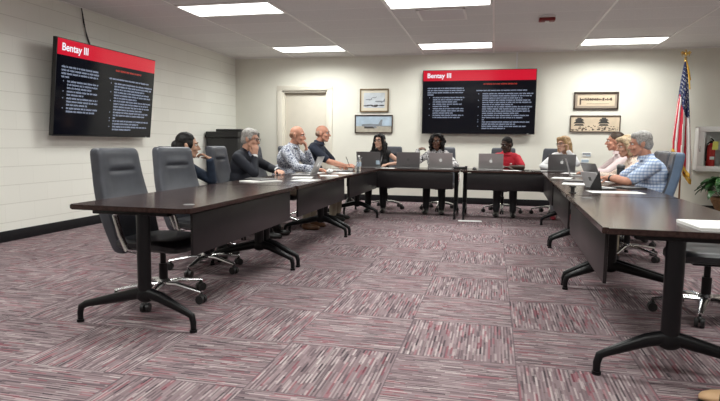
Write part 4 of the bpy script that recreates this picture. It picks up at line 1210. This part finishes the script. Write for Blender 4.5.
person('woman with curly black hair in a black and white blouse, one arm raised', -.90, 9.46, -90, 1.15, 7, (-6, 0, 0), 'brown_skin', 'bw', 'long', 'black', 'blackshoe', ('curly', 'darkcurl'), fem=True, girth=1.08,
       arms={'R': (('b', .31, .10, 1.02), (.7, .7, -1), (-.8, -.2, .25), (-.2, -.5, -.8), .6), 'L': (('b', -.14, .36, .775), (-1, -.2, -.3), (.3, 1, 0), DOWN, .35)})
person('man in a red polo shirt looking down to one side', .20, 9.44, -90, 1.115, 14, (-42, 14, 0), 'deep_skin', 'red', 'short', 'charcoal', 'blackshoe', ('crop', 'darkcurl'), collar='red', girth=1.1, extras=(ex_logo(-.075), ex_placket('red')),
       arms={'R': (('b', .04, .46, .775), (1, 0, -.4), (-.9, .4, 0), DOWN, .35), 'L': (('b', -.06, .44, .778), (-1, 0, -.4), (.9, .4, 0), DOWN, .35)})
person('blonde woman in a white top leaning her head on her hand', 1.06, 9.40, -92, 1.135, 8, (-52, 3, 6), 'light_skin', 'white', 'long', 'grey', 'redshoe', ('shoulder', 'blonde'), fem=True, glasses=True,
       arms={'L': (('h', -.10, .02, -.115), (-.7, .5, -1), (.0, -.1, 1), (1, .0, .1), .9), 'R': (('b', .14, .40, .775), (1, -.1, -.3), (-.5, 1, 0), DOWN, .35)})
person('short-haired man in a pale pink shirt leaning over the right table', 1.74, 7.78, 180, 1.175, 18, (-6, 3, 0), 'ruddy_skin', 'pink', 'long', 'jeans', 'beigeshoe', ('crop', 'brown'), collar='pink',
       arms={'L': (('b', -.06, .54, .785), (-1, 0, -.5), (.2, 1, 0), DOWN, .4), 'R': (('b', .04, .50, .785), (1, 0, -.5), (-.4, 1, 0), DOWN, .4)})
person('woman with a blonde bob in a beige patterned top', 1.66, 6.96, 180, 1.115, 15, (16, 10, 0), 'fair_skin', 'floral', 'long', 'charcoal', 'redshoe', ('bob', 'ash'), fem=True,
       arms={'L': (('b', -.04, .45, .785), (-1, 0, -.5), (.5, 1, 0), DOWN, .4), 'R': (('b', .08, .43, .785), (1, 0, -.5), (-.4, 1, 0), DOWN, .4)})
person('grey-haired man in a light blue checked short-sleeved shirt', 1.60, 6.12, 178, 1.14, 13, (0, 9, 0), 'ruddy_skin', 'plaid', 'short', 'khaki', 'brownshoe', ('short', 'silver'), belly=.03, girth=1.2, collar='plaid', extras=(ex_watch('L'),),
       arms={'L': (('b', -.02, .46, .80), (-1, .1, -.6), (.75, .6, 0), DOWN, .45), 'R': (('b', .06, .47, .79), (1, 0, -.5), (-.5, .8, 0), DOWN, .45)})
t = thing('pen', 'black pen in the hand of the man in the navy polo', 'pen', (-2.005, 7.80, .855))
t.rotation_euler = (.35, -.3, 0)
MB().cyl((0, 0, -.07), (0, 0, .065), .0045).cyl((0, 0, -.085), (0, 0, -.07), .001, .0045).build('pen_barrel', 'blackpl', t)
MB().cyl((0, 0, .065), (0, 0, .082), .003).box((.006, 0, .045), (.002, .003, .04)).build('pen_clip', 'chrome', t)
